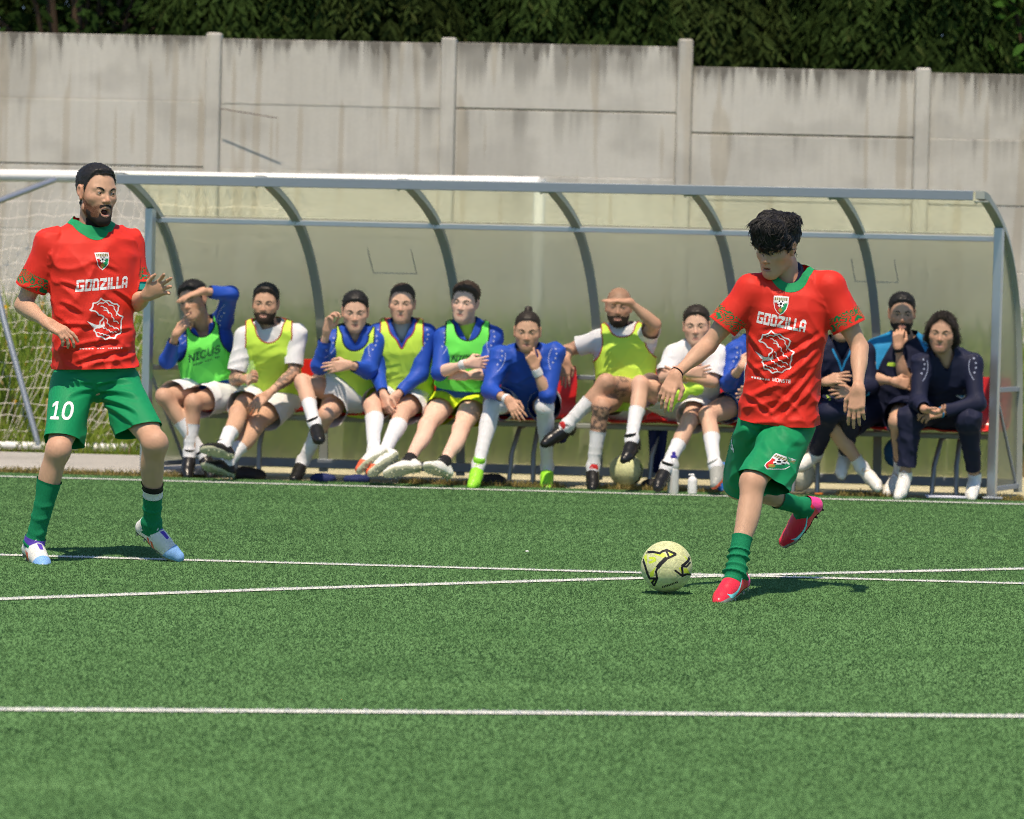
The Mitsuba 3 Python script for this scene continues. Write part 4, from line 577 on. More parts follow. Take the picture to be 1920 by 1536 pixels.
class Person:
    def __init__(s, key, J, **o):
        s.key, s.J = key, {a: np.array(b, float) for a, b in J.items()}; s.o = o; s.out = []; s.hb = o.get('h', .0098); s.b = o.get('build', 1.0); J = s.J
        s.w = nrm(J['neck'] - J['pelvis']); s.lat0, s.lat1 = nrm(J['hip_l'] - J['hip_r']), nrm(J['sh_l'] - J['sh_r']); s.front = nrm(np.cross(s.lat1, s.w))
        s.head = Head(J['head'], *o.get('face', (0, 0, 0)), k=o.get('hk', 1.07), mouth=o.get('mouth', 0), jaw=o.get('jaw', 1.0))
        s.head.slit = o.get('slit', .0022); s.foot = {}
        for q in 'rl':
            d = nrm(J['toe_' + q] - J['an_' + q]); sh = nrm(J['kn_' + q] - J['an_' + q]); 
            if o.get('tilt'): d = nrm(d + o['tilt'] * sh)
            up = nrm(sh - (sh @ d) * d); s.foot[q] = (d, up, np.cross(d, up))
    def emit(s, part, mesh, m, smooth=True, color=None, **t): s.out.append((part, mesh, m, smooth, color, t))
    # -- limb primitives, also used (inflated) for the clothes
    def leg(s, q, g=0.0):
        J, b = s.J, s.b; h, k, a = J['hip_' + q], J['kn_' + q], J['an_' + q]; sh = nrm(a - k); back = -s.foot[q][0]; back = nrm(back - (back @ sh) * sh); th = nrm(k - h); L = np.linalg.norm(a - k)
        fr = -back
        lat = np.cross(sh, back)
        return [(RC(h, k, .083 * b + g, .051 * b + g), 0), (EL(h + .48 * (k - h) + .012 * nrm(np.cross(np.cross(th, fr), th)), (.068 * b + g, .068 * b + g, .17), basis(th)), .03),
                (EL(k + .010 * fr, (.044 + g, .042 + g, .060 + g), basis(sh)), .04),
                (RC(k + .01 * back, a, .048 * b + g, .034 * b + g), .025), (EL(k + sh * L * .30 + back * .022 + lat * .006, (.046 * b + g, .043 * b + g, .125), basis(sh)), .025),
                (EL(k + sh * L * .26 + back * .016 - lat * .014, (.036 * b + g, .036 * b + g, .11), basis(sh)), .02), (RC(k + sh * .055 + fr * .016, k + sh * L * .7 + fr * .006, .026 + g, .020 + g), .025), (EL(k + fr * .030 - sh * .004, (.023 + g, .021 + g, .026 + g), basis(sh)), .014)]
    def arm(s, q, g=0.0):
        J, b = s.J, s.b; h, e, w = J['sh_' + q], J['el_' + q], J['wr_' + q]; u = nrm(e - h); f = nrm(w - e); out = nrm(h - J['neck'])
        return [(RC(h, e, .048 * b + g, .038 * b + g), 0), (EL(h + .06 * u + .012 * out, (.050 * b + g, .052 * b + g, .075 + g), basis(u)), .02), (EL(h + .52 * (e - h), (.044 * b + g, .046 * b + g, .09), basis(u)), .02),
                (RC(e, w, .037 * b + g, .0235 * b + g), .02), (EL(e + .28 * (w - e), (.040 * b + g, .036 * b + g, .085), basis(f)), .02)]
    def trunk(s, infl=0.0, st=None):
        st = st or s.o.get('st') or [(-.22, .150, .085, 0), (0, .172, .112, 0), (.22, .165, .112, .008), (.48, .168, .112, .010), (.72, .180, .118, .006), (.86, .165, .105, -.004), (.95, .115, .085, -.008), (1.02, .070, .064, -.012), (1.06, .055, .058, -.012)]
        return Loft(s.J['pelvis'], s.J['neck'] + .015 * s.w, s.lat0, s.lat1, st, infl=infl)
    def shoulders(s, g):
        J = s.J; nk = J['neck'] - .018 * s.w; return [(RC(nk + .055 * s.lat1 * (1 if q == 'l' else -1) - .01 * s.front, J['sh_' + q] + .006 * s.w, .046 + g, .052 + g), .05) for q in 'rl']
    # -- body
    def body(s):
        o, J, h = s.o, s.J, s.hb; tone = np.array(SKIN[o.get('skin', 'mid')]); hd = o.get('hands', {})
        A = [(s.trunk(-.034), 0)] + [(p, k) for p, k in s.shoulders(-.012)]
        for q in 'rl': 
            a = s.leg(q); A += [(a[0][0], .02)] + a[1:]; a = s.arm(q); A += [(a[0][0], .02)] + a[1:]
        A.append((RC(J['neck'] - .03 * s.w, J['neck'] + .1 * (s.head.w((0, -.03, -.05)) - J['neck']), .058, .055), .02))
        V, F = solid(A, h if h < .007 else .0105); N = vnorm(V, F); c0 = vcol(V, tone, .05, 40) * (1 + .10 * (meshkit.fbm(V * 9, 2, 7)[:, None] - .5)); kr = sum(np.exp(-(np.linalg.norm(V - J['kn_' + q], axis=1) / .065) ** 2) + .7 * np.exp(-(np.linalg.norm(V - J['el_' + q], axis=1) / .05) ** 2) for q in 'rl'); c0 = c0 * (1 + kr[:, None] * np.array([.05, -.07, -.07])); hide = np.zeros(len(V), bool)          # skin that the clothes cover completely is left out
        tr = s.trunk(-.02); ty = tr.coords(*V.T)[2]; hide |= (at(tr, V) < .008) & (ty > .06) & (ty < .80)
        for q in 'rl':
            P, K = J['hip_' + q], J['kn_' + q]; d = K - P; u = ((V - P) @ d) / (d @ d); r = np.linalg.norm(V - P - u[:, None] * d, axis=1); ct = o.get('ct', .22); ct = ct[q] if isinstance(ct, dict) else ct; hide |= (u < ct) & (u > -.25) & (r < .115) & (ty < .12)
        F = F[~hide[F].all(1)]; us = np.unique(F); mp = np.full(len(V), -1); mp[us] = np.arange(len(us)); V, F, c0 = V[us], mp[F], c0[us]; parts = [(V, F)]; cols = [c0]
        for q in 'rl':
            d = nrm(J['hd_' + q] - J['wr_' + q]); a = dict(n=np.array([0, -1.0, 0]), curl=(.3, .35, .4, .45), thumb=.5, spread=.12, **{}); a.update(hd.get(q, {}))
            n = a.pop('n'); d = nrm(a.pop('d', d)); f = nrm(J['wr_' + q] - J['el_' + q])
            pr = hand(J['wr_' + q], d, np.asarray(n, float), q, k=o.get('handk', .94), **a); pr += [(RC(J['wr_' + q] - .05 * f, J['wr_' + q] - .004 * f, .0240 * s.b, .0222 * s.b), .02)]
            hv, hf = solid(pr, o.get('hh', .0050), pad=.015, rel=1); parts.append((hv, hf)); cc = vcol(hv, tone * np.array([1.03, .95, .93]), .07, 90); cols.append(cc)
        hv, hf = s.head.mesh(o.get('fh', .0049), J['neck'] - .02 * s.w); s.hm = (hv, hf); L = s.head.loc(hv); cc = vcol(hv, tone, .05, 70)
        red = np.exp(-(((np.abs(L[:, 0]) - .04) / .022) ** 2 + ((L[:, 1] - .055) / .04) ** 2 + ((L[:, 2] + .03) / .022) ** 2)) + np.exp(-((L[:, 0] / .014) ** 2 + ((L[:, 1] - .105) / .02) ** 2 + ((L[:, 2] + .032) / .016) ** 2)) + .8 * np.exp(-(((np.abs(L[:, 0]) - .08) / .015) ** 2))
        cc = cc * (1 + np.clip(red, 0, 1)[:, None] * np.array([.06, -.14, -.16])); 
        lash = np.exp(-((np.abs(L[:, 0]) - .0315) / .0115) ** 4 - ((L[:, 2] - .0022) / .0018) ** 2) * (L[:, 1] > .075); cc = cc * (1 - .72 * lash[:, None]); orb = np.exp(-(((np.abs(L[:, 0]) - .031) / .017) ** 2 + ((L[:, 2] - .002) / .011) ** 2)) * (L[:, 1] > .05); cc = cc * (1 - .25 * orb[:, None])
        if o.get('stubble'):
            bv = s.beardv(L); cc = cc * (1 - o['stubble'] * (sst(-.006, .012, bv) * (.8 + .4 * meshkit.noise(hv * 260, 5)))[:, None] * np.array([.75, .82, .85]))
        if o.get('fuzz', 0 if o.get('style') == 'mop' else .62):
            hvv = s.hairv(L); cc = cc * (1 - o.get('fuzz', .62) * (sst(-.012, .010, hvv) * (.75 + .5 * meshkit.noise(hv * 300, 6)))[:, None] * np.array([.8, .85, .9]))
        parts.append((hv, hf)); cols.append(cc); V, F = join(parts); C = np.vstack(cols)
        for t in o.get('tattoo', ()):        # inked bands on arm or leg: (from joint, to joint, start, end, strength, scale)
            a, b = J[t[0]], J[t[1]]; d = b - a; u = ((V - a) @ d) / (d @ d); r = np.linalg.norm(V - a - u[:, None] * d, axis=1); m = (u > t[2]) & (u < t[3]) & (r < .085)
            ink = sst(.44, .54, meshkit.fbm(V * t[5], 2, 11)) * m; C = C * (1 - t[4] * ink[:, None] * np.array([.9, .85, .78]))
        s.emit('body', (V, F), 'skin', color=np.clip(C, 0, 1)); s.tone = tone
    def hairv(s, L):
        rc = s.o.get('recede', 0); x, y, z = L.T; ax = np.abs(x)
        zl = np.interp(y, [-.12, -.06, -.025, .0, .022, .040, .055, .07, .1], [-.075, -.07, -.045, -.012, -.005, .030, .052, .066, .070]) + rc * sst(.02, .05, y) * (.6 + sst(.015, .045, ax))
        v = z - zl + .011 * (meshkit.fbm(L * 80, 2, 4) - .5); ear = (ax > .071) & (y > -.034) & (y < .018) & (z < .034); return np.where(ear, -.01, v)
    def beardv(s, L):
        x, y, z = L.T; ax = np.abs(x); m = s.head.m; zc = np.interp(y, [-.01, .006, .02, .04, .06, .075, .1], [.01, .0, -.022, -.044, -.055, -.051, -.046])
        v = np.minimum(np.minimum(zc - z, (y + .004) * 1.2), (z + .128 + .02 * m) * 2); lip = (np.sqrt((x / (.0195 + .003 * m)) ** 2 + ((z + .0700 + .010 * m) / (.0090 + .0105 * m)) ** 2) - 1) * .015
        v = np.where((ax > .066) & (y < .022), -.01, v); return np.minimum(v, np.where(y > .05, lip, 1)) + .004 * (meshkit.noise(L * 120, 8) - .5)
    def face(s):
        o = s.o; V, F = s.hm; L = s.head.loc(V); k = s.head.k; x, y, z = L.T; ax = np.abs(x); hc = HAIR[o.get('hair', 'dark')]; hm = 'hair_' + o.get('hair', 'dark'); st = o.get('style', 'short'); br = o.get('brow', 0)
        if st != 'bald' and st != 'mop':
            v = s.hairv(L); T0 = o.get('hlen', .010)
            top = .22 + .78 * sst(.035, .085, z); v = v - .004; VV, FF, ex = clip(V, F, v, np.c_[v, vnorm(V, F), top])
            A, FF = trimesh.remesh.subdivide(np.c_[VV, ex], FF) if s.hb < .007 else (np.c_[VV, ex], FF); VV, v2, N2, tp = A[:, :3], A[:, 3], A[:, 4:7], A[:, 7]
            fade = sst(0, .020, v2); LL = s.head.loc(VV); q = LL * np.array([150, 55, 90]); d = (T0 * tp + .55 * T0 * (meshkit.fbm(q, 3, 2) - .4)) * fade + .0008
            VV = VV + d[:, None] * N2 * k
            if o.get('quiff'): VV = VV + (o['quiff'] * sst(.02, .075, LL[:, 1]) * sst(.05, .09, LL[:, 2]) * (.6 + .8 * meshkit.noise(LL * 70, 3)))[:, None] * (s.head.R[2] * .8 + s.head.R[1] * .5)
            parts = [(VV, FF)]
            if st == 'bun':
                c = (0, -.055, .128); parts.append(s.blob([(s.head.el(c, (.024, .027, .022)), 0), (s.head.rc((0, -.03, .11), c, .014, .014), .02)], .004, .003))
                VV[:] = VV
            if st == 'long':
                pr = [(s.head.el((0, -.028, .040), (.083, .096, .090)), 0)]
                for a in (-1, 1): pr += [(s.head.rc((a * .066, .012, .045), (a * .082, -.028, -.035), .024, .024), .03), (s.head.rc((a * .078, -.03, -.03), (a * .06, -.06, -.10), .022, .012), .025)]
                pr += [(s.head.rc((-.02, .048, .098), (-.068, .03, .045), .020, .016), .02), (s.head.rc((.02, .048, .098), (.068, .03, .045), .020, .016), .02), (s.head.rc((0, -.08, .0), (0, -.085, -.085), .045, .03), .03)]
                parts = [s.blob(pr, .004, .0025, 40)]
            s.emit('hair', join(parts + [s.strands(parts[0], o.get('nstr', 900 if s.hb < .007 else 420), o.get('lstr', max(T0, .006) * 1.5), .0016, 5, flow=(0, 1.0, 0) if st not in ('bun',) else (0, -1.5, .3))]), hm)
        if st == 'mop':
            pr = [(s.head.el((0, -.014, .048), (.080, .103, .092)), 0), (s.head.el((0, .036, .072), (.070, .060, .054)), .03), (s.head.rc((0, -.09, .03), (0, -.085, -.035), .045, .03), .03)]
            for i_, a in enumerate((-.064, -.042, -.020, .002, .024, .046, .066)): pr.append((s.head.rc((a * .76, .053, .096), (a * 1.0 + .003, .094 - abs(a) * .45, .026 + abs(a) * .10 + .008 * math.sin(i_ * 2.1)), .032, .010), .020))
            for a in (-1, 1): pr += [(s.head.rc((a * .066, .020, .050), (a * .074, .018, .012), .018, .008), .02), (s.head.el((a * .05, -.03, .10), (.045, .05, .04)), .03)]
            b_ = s.blob(pr, .0034, .0030, 30); s.emit('hair', join([b_, s.strands(b_, 3000, .038, .0028, 5, crown=(.012, -.05, .13), lift=.16, flow=(0, .65, -.25), wob=.016)]), hm)
        if o.get('beard'):
            bv = s.beardv(L) - .003 - .016 * sst(.056, .010, y) * sst(-.095, -.06, z) - (.03 * sst(.026, .036, ax) * sst(-.112, -.100, z) if s.hb < .007 else 0); s.emit('beard', shell(V, F, bv, o['beard'] * k, .012, 3, o['beard'] * .8, 420, subdiv=s.hb < .007), 'beard_' + o.get('bhair', o.get('hair', 'dark')))
        for a in (-1, 1):
            zb = .0195 + br * (ax - .030) ; v = np.minimum(.0042 - np.abs(z - zb + 2.2 * (ax - .030) ** 2 * 10) * (1 + 28 * np.maximum(ax - .028, 0)) + .0012 * (meshkit.noise(L * 260, 2) - .5), np.minimum(.016 - np.abs(ax - .0305), y - .04)); v = np.where(x * a > 0, v, -1)
            if (v > 0).sum() > 3: s.emit('eyebrow', shell(V, F, v, .0009 * k, .003, 1, .0006, 300), 'beard_' + o.get('bhair', o.get('hair', 'dark')))
            c = s.head.w((a * .0315, .0735, -.001)); ic = trimesh.creation.icosphere(2, .0128 * k); iv = np.asarray(ic.vertices); g = iv @ s.head.R[1] / (.0128 * k); tx = (iv @ s.head.R[0]) / (.0128 * k) - o.get('gaze', 0); tz = (iv @ s.head.R[2]) / (.0128 * k) + .1
            rr = np.sqrt(tx ** 2 + tz ** 2); cc = np.where(((rr < .50) & (g > 0))[:, None], np.where((rr < .22)[:, None], (.004, .004, .004), (.035, .02, .012)), (.40, .37, .35)); s.emit('eye', (iv + c, np.asarray(ic.faces)), 'eye', color=cc)
        m = s.head.m; jd = -.020 * m; lw = np.sqrt(np.clip(1 - (x / .0235) ** 2, 0, 1)); v = np.where(z > -.0695 + .5 * jd, .0055 * lw - np.abs(z + .0655 - .15 * jd), .0068 * lw - np.abs(z + .0752 - .95 * jd)) / .005 - .15; v = v * .005
        v = np.minimum(v, y - .065)
        if (v > 0).sum() > 4: s.emit('lips', shell(V, F, v, .0006 * k, .003), 'lips')
        if m > 0:
            s.emit('mouth', solid([(s.head.el((0, .072, -.070 + jd * .55), (.015, .010, .011)), 0)], .003, pad=.01), 'mouth'); s.emit('teeth', solid([(s.head.rc((-.011, .079, -.0635 + jd * .2), (.011, .079, -.0635 + jd * .2), .0032, .0032), 0)], .0018, pad=.008), 'white_cloth')
    def strands(s, mesh, n, L, r, seed, crown=(0, -.04, .12), lift=.25, flow=None, wob=.035):
        """Tapered locks lying along the hair, flowing away from the crown."""
        rg = np.random.default_rng(seed); V, F = mesh; N = vnorm(V, F); a = np.linalg.norm(np.cross(V[F[:, 1]] - V[F[:, 0]], V[F[:, 2]] - V[F[:, 0]]), axis=1); f = F[rg.choice(len(F), n, p=a / a.sum())]; P = V[f].mean(1); Nn = N[f[:, 0]]; C = s.head.w(crown); g = P - C + (0 if flow is None else np.asarray(flow) @ s.head.R * .12); g = g + wob * rg.normal(0, 1, g.shape); g -= (g * Nn).sum(1)[:, None] * Nn; g /= np.maximum(np.linalg.norm(g, axis=1, keepdims=True), 1e-6)
        ln = L * rg.uniform(.5, 1.2, n)[:, None]; wv = np.cross(Nn, g) * rg.normal(0, .35, (n, 1)); t = np.array([0, .35, .7, 1.0]); rr = r * np.array([.7, 1.0, .75, .08]); pts = [P + ln * (q * g + wv * q * q) + Nn * ln * (lift * 4 * q * (1 - q) * .6 - .10 * q * q) - Nn * r * .4 for q in t]; B = np.cross(g, Nn); Vs = []
        for q in range(4):
            for k in range(3): an = k * 2.094; Vs.append(pts[q] + rr[q] * (math.cos(an) * Nn + math.sin(an) * B))
        Vs = np.stack(Vs, 1).reshape(-1, 3); i = np.arange(n)[:, None] * 12; T3 = []
        for q in range(3):
            for k in range(3): x, y = q * 3 + k, q * 3 + (k + 1) % 3; T3 += [[x, y, y + 3], [x, y + 3, x + 3]]
        return Vs, (i[:, None] + np.array(T3)[None]).reshape(-1, 3)
    def blob(s, pr, h, amp, f=60):
        V, F = solid(pr, h, pad=.02, rel=2); N = vnorm(V, F); L = s.head.loc(V); q = L + .25 * (np.stack([meshkit.noise(L * 22, i) for i in (1, 2, 3)], 1) - .5) * .12
        d = amp * 1.6 * (meshkit.fbm(q * np.array([f * 2.0, f * .75, f]), 3, 9) - .5) * 2; return V + d[:, None] * N * s.head.k, F
    # -- clothes
    def cloth(s, part, m, sleeves, infl=.012, hem=-.10, fold_amp=.007, neckcut=.0, collar=None, cuff=None, neckr=.084, loose=1.0, stand=False, st=None, zipv=None):
        """Shirt or jacket. sleeves: fraction down the upper arm (<= 1), or 1 + fraction down the forearm."""
        J, h = s.J, s.hb; tr = s.trunk(infl, st); A = [(tr, 0)] + s.shoulders(infl * .9); arms = {}
        for q in 'rl':
            sv = sleeves[q] if isinstance(sleeves, dict) else sleeves; a, e, w = J['sh_' + q], J['el_' + q], J['wr_' + q]; b = s.b
            if sv <= 1:
                end = a + (e - a) * (sv + .12); P = [RC(a, end, (.051 + infl) * b, (.053 + .022 * loose) * b)]
            else:
                f = min(sv - 1, 1.0); end = e + (w - e) * (f + .08); P = [RC(a, e, (.053 + infl) * b, (.044 + infl * .8) * b), RC(e, end, (.044 + infl * .8) * b, (.031 + infl * .4) * b), EL(e, np.array([.047, .047, .047]) + infl * .5)]
            arms[q] = (P, sv); A += [(P[0], .035)] + [(p, .02) for p in P[1:]]
        if stand: A += [(RC(J['neck'] - .02 * s.w, J['neck'] + .062 * nrm(s.head.w((0, -.03, -.06)) - J['neck']), .068, .066), .02)]
        V, F = solid(A, h, rel=3); t0 = at(tr, V); dq = np.stack([np.min([at(p, V) for p in arms[q][0]], 0) for q in 'rl'], 1); own = np.where(dq.min(1) < t0 - .004, dq.argmin(1), -1)
        N = vnorm(V, F); x, y, t = tr.coords(*V.T); dl = np.zeros(len(V)); seed = sum(map(ord, s.key)) % 97 + len(part)
        gs = s.o.get('foldk', 1.0) * fold_amp; up = s.w * .35
        dl += fold(V, s.w + .9 * s.lat0, (11, 3.5), gs, seed) * np.where(own < 0, 1, 0) + fold(V, s.w - 1.1 * s.lat0, (13, 4), gs * .8, seed + 1) * np.where(own < 0, 1, 0) + np.where(own < 0, 1, 0) * fold(V, s.lat0 + .25 * s.w, (16, 3.5), gs * 1.3, seed + 5) * sst(.5, .1, t)
        for i, q in enumerate('rl'):
            a, e = J['sh_' + q], J['el_' + q]; u = nrm(e - a); dl += np.where(own == i, 1, 0) * (fold(V, np.cross(u, s.front) + .5 * u, (17, 5), gs * 1.1, seed + 2 + i))
        cz = s.o.get('creases') or rand_creases(seed, 9); dl = dl + np.where(own < 0, 1, 0) * creases(x, t * tr.L, sst(-.01, .03, y), cz); M = relax_scalar(F, dl, len(V), 1); V = V + (M - .1 * gs)[:, None] * N
        v = np.full(len(V), .05)
        for i, q in enumerate('rl'):
            P, sv = arms[q]; a, e, w = J['sh_' + q], J['el_' + q], J['wr_' + q]
            if sv <= 1: ev = (sv * np.linalg.norm(e - a) - (V - a) @ nrm(e - a))
            else: ev = (min(sv - 1, 1.0) * np.linalg.norm(w - e) - (V - e) @ nrm(w - e)); ev = np.where(at(P[1], V) < at(P[0], V) - .003, ev, .05)
            v = np.where(own == i, np.minimum(v, ev), v)
        nk = J['neck']; nd = nrm(s.head.w((0, -.03, -.06)) - nk); fr = nrm(s.front - (s.front @ nd) * nd)
        rel = V - nk; ny, nx = rel @ fr, rel @ s.lat1; nv = np.maximum(-(rel @ nd + .30 * ny) + neckcut, np.sqrt((nx / 1.0) ** 2 + ((ny + .004) / (1.02)) ** 2) - neckr) if not stand else np.maximum(-(rel @ nd) + .055 - .12 * np.maximum(ny, 0), np.sqrt(nx ** 2 + ny ** 2) - .088)
        if zipv: nv = np.minimum(nv, np.where(((V - nk) @ fr > .0), np.abs((V - nk) @ s.lat1) * 1.6 - .0 - (zipv + (V - nk) @ nd) * .8, .05)) if stand else nv
        own0 = own < 0; ve = v.copy(); v = np.where(own0 | ((V - nk) @ nd > -.02), np.minimum(v, np.where(np.linalg.norm((V - nk) - np.outer((V - nk) @ nd, nd), axis=1) < .17, nv, .05)), v)
        v = np.where(own0, np.minimum(v, (t - hem) * tr.L), v); full = (V, F)
        cV, cF, ex = clip(V, F, v, np.c_[nv, np.where(own >= 0, ve, .05), vnorm(V, F)]); s.emit(part, (cV, cF), m); s.last = (cV, cF)
        if collar:
            col, wd = collar; cv = np.where(np.linalg.norm(cV - nk, axis=1) < .19, np.minimum(wd - ex[:, 0], .05), -.01); c2 = clip(cV, cF, cv, ex); c2 = (c2[0] + .0022 * c2[2][:, 2:5], c2[1]); s.emit(part + '__collar', c2, col)
        if cuff:
            col, wd = cuff; c2 = clip(cV, cF, wd - ex[:, 1], ex); c2 = (c2[0] + .0022 * c2[2][:, 2:5], c2[1]); s.emit(part + '__cuff', c2, col)
        return cV, cF
    def bib(s, m, trim, infl=.030, hem=.02, vneck=.0, arm=.125, txt=None, foldk=1.0, st=None):
        tr = s.trunk(infl, st); A = [(tr, 0)] + s.shoulders(infl - .004); V, F = solid(A, s.hb, rel=3); x, y, t = tr.coords(*V.T); N = vnorm(V, F)
        seed = sum(map(ord, s.key)) % 89; gs = .006 * foldk; dl = fold(V, s.w + .8 * s.lat0, (10, 3), gs, seed) + fold(V, s.w - .8 * s.lat0, (12, 3.5), gs, seed + 3) + fold(V, s.lat0, (15, 4), gs, seed + 4) * sst(.5, .15, t); dl = dl + creases(x, t * tr.L, sst(-.01, .03, y), rand_creases(seed + 40, 9, .005)); V = V + (relax_scalar(F, dl, len(V), 1) + .001)[:, None] * N
        z = (t - 1) * tr.L; sw = np.linalg.norm(s.J['sh_l'] - s.J['sh_r']) / 2; zc = -.065
        av = np.minimum(.05, np.sqrt(((np.abs(x) - sw - .085) / .85) ** 2 + ((z - zc) / 1.25) ** 2) - arm); av = np.minimum(av, np.where(z > -.02, sw + .085 - arm * .85 - np.abs(x), .05))
        nv = np.where(y > -.02, np.sqrt(x ** 2 + (z - .02) ** 2) - .088, -(z - .005) + .0 * x); nv = np.where((y > -.02) & (z > .02), np.abs(x) - .075, nv)
        nv = np.minimum(nv, np.where(z > -.03, np.sqrt(x ** 2 + (y + .005) ** 2) - .110, .05))
        if vneck: nv = np.minimum(nv, np.where((y > 0) & (z < .03), np.abs(x) * 1.0 - (z + vneck) * .52, .05))
        v = np.minimum(np.minimum(av, nv), (t - hem) * tr.L); cV, cF = clip(V, F, v); s.emit('bib', (cV, cF), m); s.last = (cV, cF)
        if trim:
            lp = [tube(smooth_loop(l, 5, 2), .0042, 5, True) for l in bounds_loops(cV, cF) if len(l) > 30]; lp = [l for l in lp if l[0][:, 2].mean() > (s.J['pelvis'] + .3 * s.w)[2]]
            if lp: s.emit('bib__piping', join(lp), trim)
        if txt: 
            O = s.J['pelvis'] + s.w * txt.get('up', .30) + s.lat1 * txt.get('dx', 0); tp = text_poly('NICUS', txt.get('hgt', .05)); b = tp.bounds; tp = affinity.skew(affinity.translate(tp, -(b[0] + b[2]) / 2, -b[1]), 10)
            small = unary_union([sbox(-.085 + i * .017, -.028, -.085 + i * .017 + .011, -.018) for i in range(11) if i not in (4, 8)]); s.emit('bib__lettering', decal(unary_union([tp, small]), O, s.lat1, s.w, s.last, .003, .008), 'print_dark')
    def shorts(s, m, f=.62, rad=(.106, .104), fold_amp=.008, waist=.14, droop=0.0, hemg=0.0, pant=False, cuffed=None, hemband=True):
        J, h, b = s.J, s.hb, s.b; A = [(EL(J['pelvis'] + .02 * s.w, (.162 * b, .116 * b, .125), np.stack([s.lat0, nrm(np.cross(s.lat0, s.w)), s.w])), 0), (RC(J['pelvis'] + .05 * s.w - .06 * s.lat0, J['pelvis'] + .05 * s.w + .06 * s.lat0, .104 * b, .104 * b), .04)]; legs = {}; G = np.array([0, 0, -1.0]); TD = {q: nrm(nrm(J['kn_' + q] - J['hip_' + q]) + droop * G) for q in 'rl'}; TL = {q: np.linalg.norm(J['kn_' + q] - J['hip_' + q]) for q in 'rl'}
        for q in 'rl':
            fh = f[q] if isinstance(f, dict) else f; P = J['hip_' + q]; K = J['kn_' + q]; lat = s.lat0 * (1 if q == 'l' else -1)
            pr = [RC(P + .008 * lat, P + TD[q] * TL[q] * (min(fh, 1) + .12), rad[0] * b, rad[1] * b)] if not pant else [RC(P, K, .098 * b, .072 * b), RC(K, J['an_' + q] + .04 * nrm(J['kn_' + q] - J['an_' + q]), .070 * b, .052 * b), EL(K, (.072, .072, .072))]
            pr = pr + ([RC(P + .004 * lat, P + (K - P) * min(fh + .16, 1.05),   .096 * b, .078 * b)] if droop else [])
            legs[q] = pr; A += [(pr[0], .035 if q == 'r' else .014)] + [(p, .03 if q == 'r' or pant else .012) for p in pr[1:]]
        V, F = solid(A, h, rel=3); dq = np.stack([np.min([at(p, V) for p in legs[q]], 0) for q in 'rl'], 1); own = dq.argmin(1); N = vnorm(V, F); seed = sum(map(ord, s.key)) % 83 + 7; dl = np.zeros(len(V)); gs = fold_amp
        for i, q in enumerate('rl'):
            th = nrm(J['kn_' + q] - J['hip_' + q]); u = ((V - J['hip_' + q]) @ th) / np.linalg.norm(J['kn_' + q] - J['hip_' + q]); sgn = 1 if q == 'l' else -1
            dl += np.where(own == i, 1, 0) * (fold(V, s.lat0 * .8 * sgn + .8 * th, (12, 3), gs, seed + i) + fold(V, th + .3 * s.lat0 * sgn, (14, 4), gs * .8, seed + 9) * sst(.2, .6, u) + (fold(V, np.cross(th, s.lat0), (20, 5), gs * 1.2, seed + 4) if pant else 0))
        rp = V - J['pelvis']; dl = dl + creases(rp @ s.lat0, rp @ s.w, sst(-.02, .03, rp @ nrm(np.cross(s.lat0, s.w))), s.o.get('short_creases', [])); V = V + (relax_scalar(F, dl, len(V), 1))[:, None] * N; v = np.where(np.minimum(at(A[0][0], V), at(A[1][0], V)) < dq.min(1) + .004, waist - (V - J['pelvis']) @ s.w, .05)
        for i, q in enumerate('rl'):
            P, K, fh = J['hip_' + q], J['kn_' + q], (f[q] if isinstance(f, dict) else f)
            if pant: a = J['an_' + q]; ev = np.linalg.norm(a - K) * fh - (V - K) @ nrm(a - K); ev = np.where(at(legs[q][1], V) < at(legs[q][0], V) - .004, ev, .05)
            else: ev = ((P + TD[q] * fh * TL[q]) - V) @ nrm(TD[q] + hemg * G)
            v = np.where(own == i, np.minimum(v, ev), v)
        cV, cF = clip(V, F, v); s.emit('trousers' if pant else 'shorts', (cV, cF), m); s.last = (cV, cF); return cV, cF
    def sock(s, q, m, top=.3, end=1.0, g=.0045, ring=.0025, part='sock', nring=9, over=False):
        """Sock from the fraction top of the shank down to the foot."""
        J = s.J; k, a = J['kn_' + q], J['an_' + q]; sh = nrm(a - k); L = np.linalg.norm(a - k); d, up, _ = s.foot[q]; pr = s.leg(q, g); A = [pr[3]] + pr[4:7]
        if end >= 1: A = A + [(RC(a - .01 * d - .005 * up, a + .05 * d - .03 * up, .040, .036), .02), (RC(a - .004 * d, a - .02 * d - .035 * up, .036 + g, .033), .02)]
        if over: A = pr[2:7] + A[-2:] + [(RC(J['hip_' + q] + .7 * (k - J['hip_' + q]), k, .062 * s.b + g, .052 * s.b + g), .02)]
        V, F = solid([(A[0][0], 0)] + A[1:], min(s.hb, .0085), pad=.02); u = ((V - k) @ sh) / L; N = vnorm(V, F); th = np.arctan2((V - k) @ np.cross(sh, d), (V - k) @ d)
        w = (u * nring + 1.1 * (meshkit.noise(np.c_[u * 5, 0 * u, 0 * u + nring], 4) - .5) + .5 * (meshkit.noise(V * 11, 6) - .5)) * 6.283 + .5 * np.sin(th + u * 5) + .35 * np.sin(2 * th + 3); V = V + (ring * ((.5 + .5 * np.sin(w)) ** 3 * np.clip(2.4 * meshkit.noise(np.c_[u * 9, np.cos(th) * .8, np.sin(th) * .8 + nring], 3) - .45, 0, 1.6) * sst(top + .05, top + .55 * (min(end, 1) - top), u)))[:, None] * N + (.0025 * sst(.03, .0, u - top))[:, None] * N
        v = (u - top) * L; v = np.minimum(v, (end - u) * L + (.07 if end >= 1 else 0))
        if over: v = np.where(u < 0, .05, v)
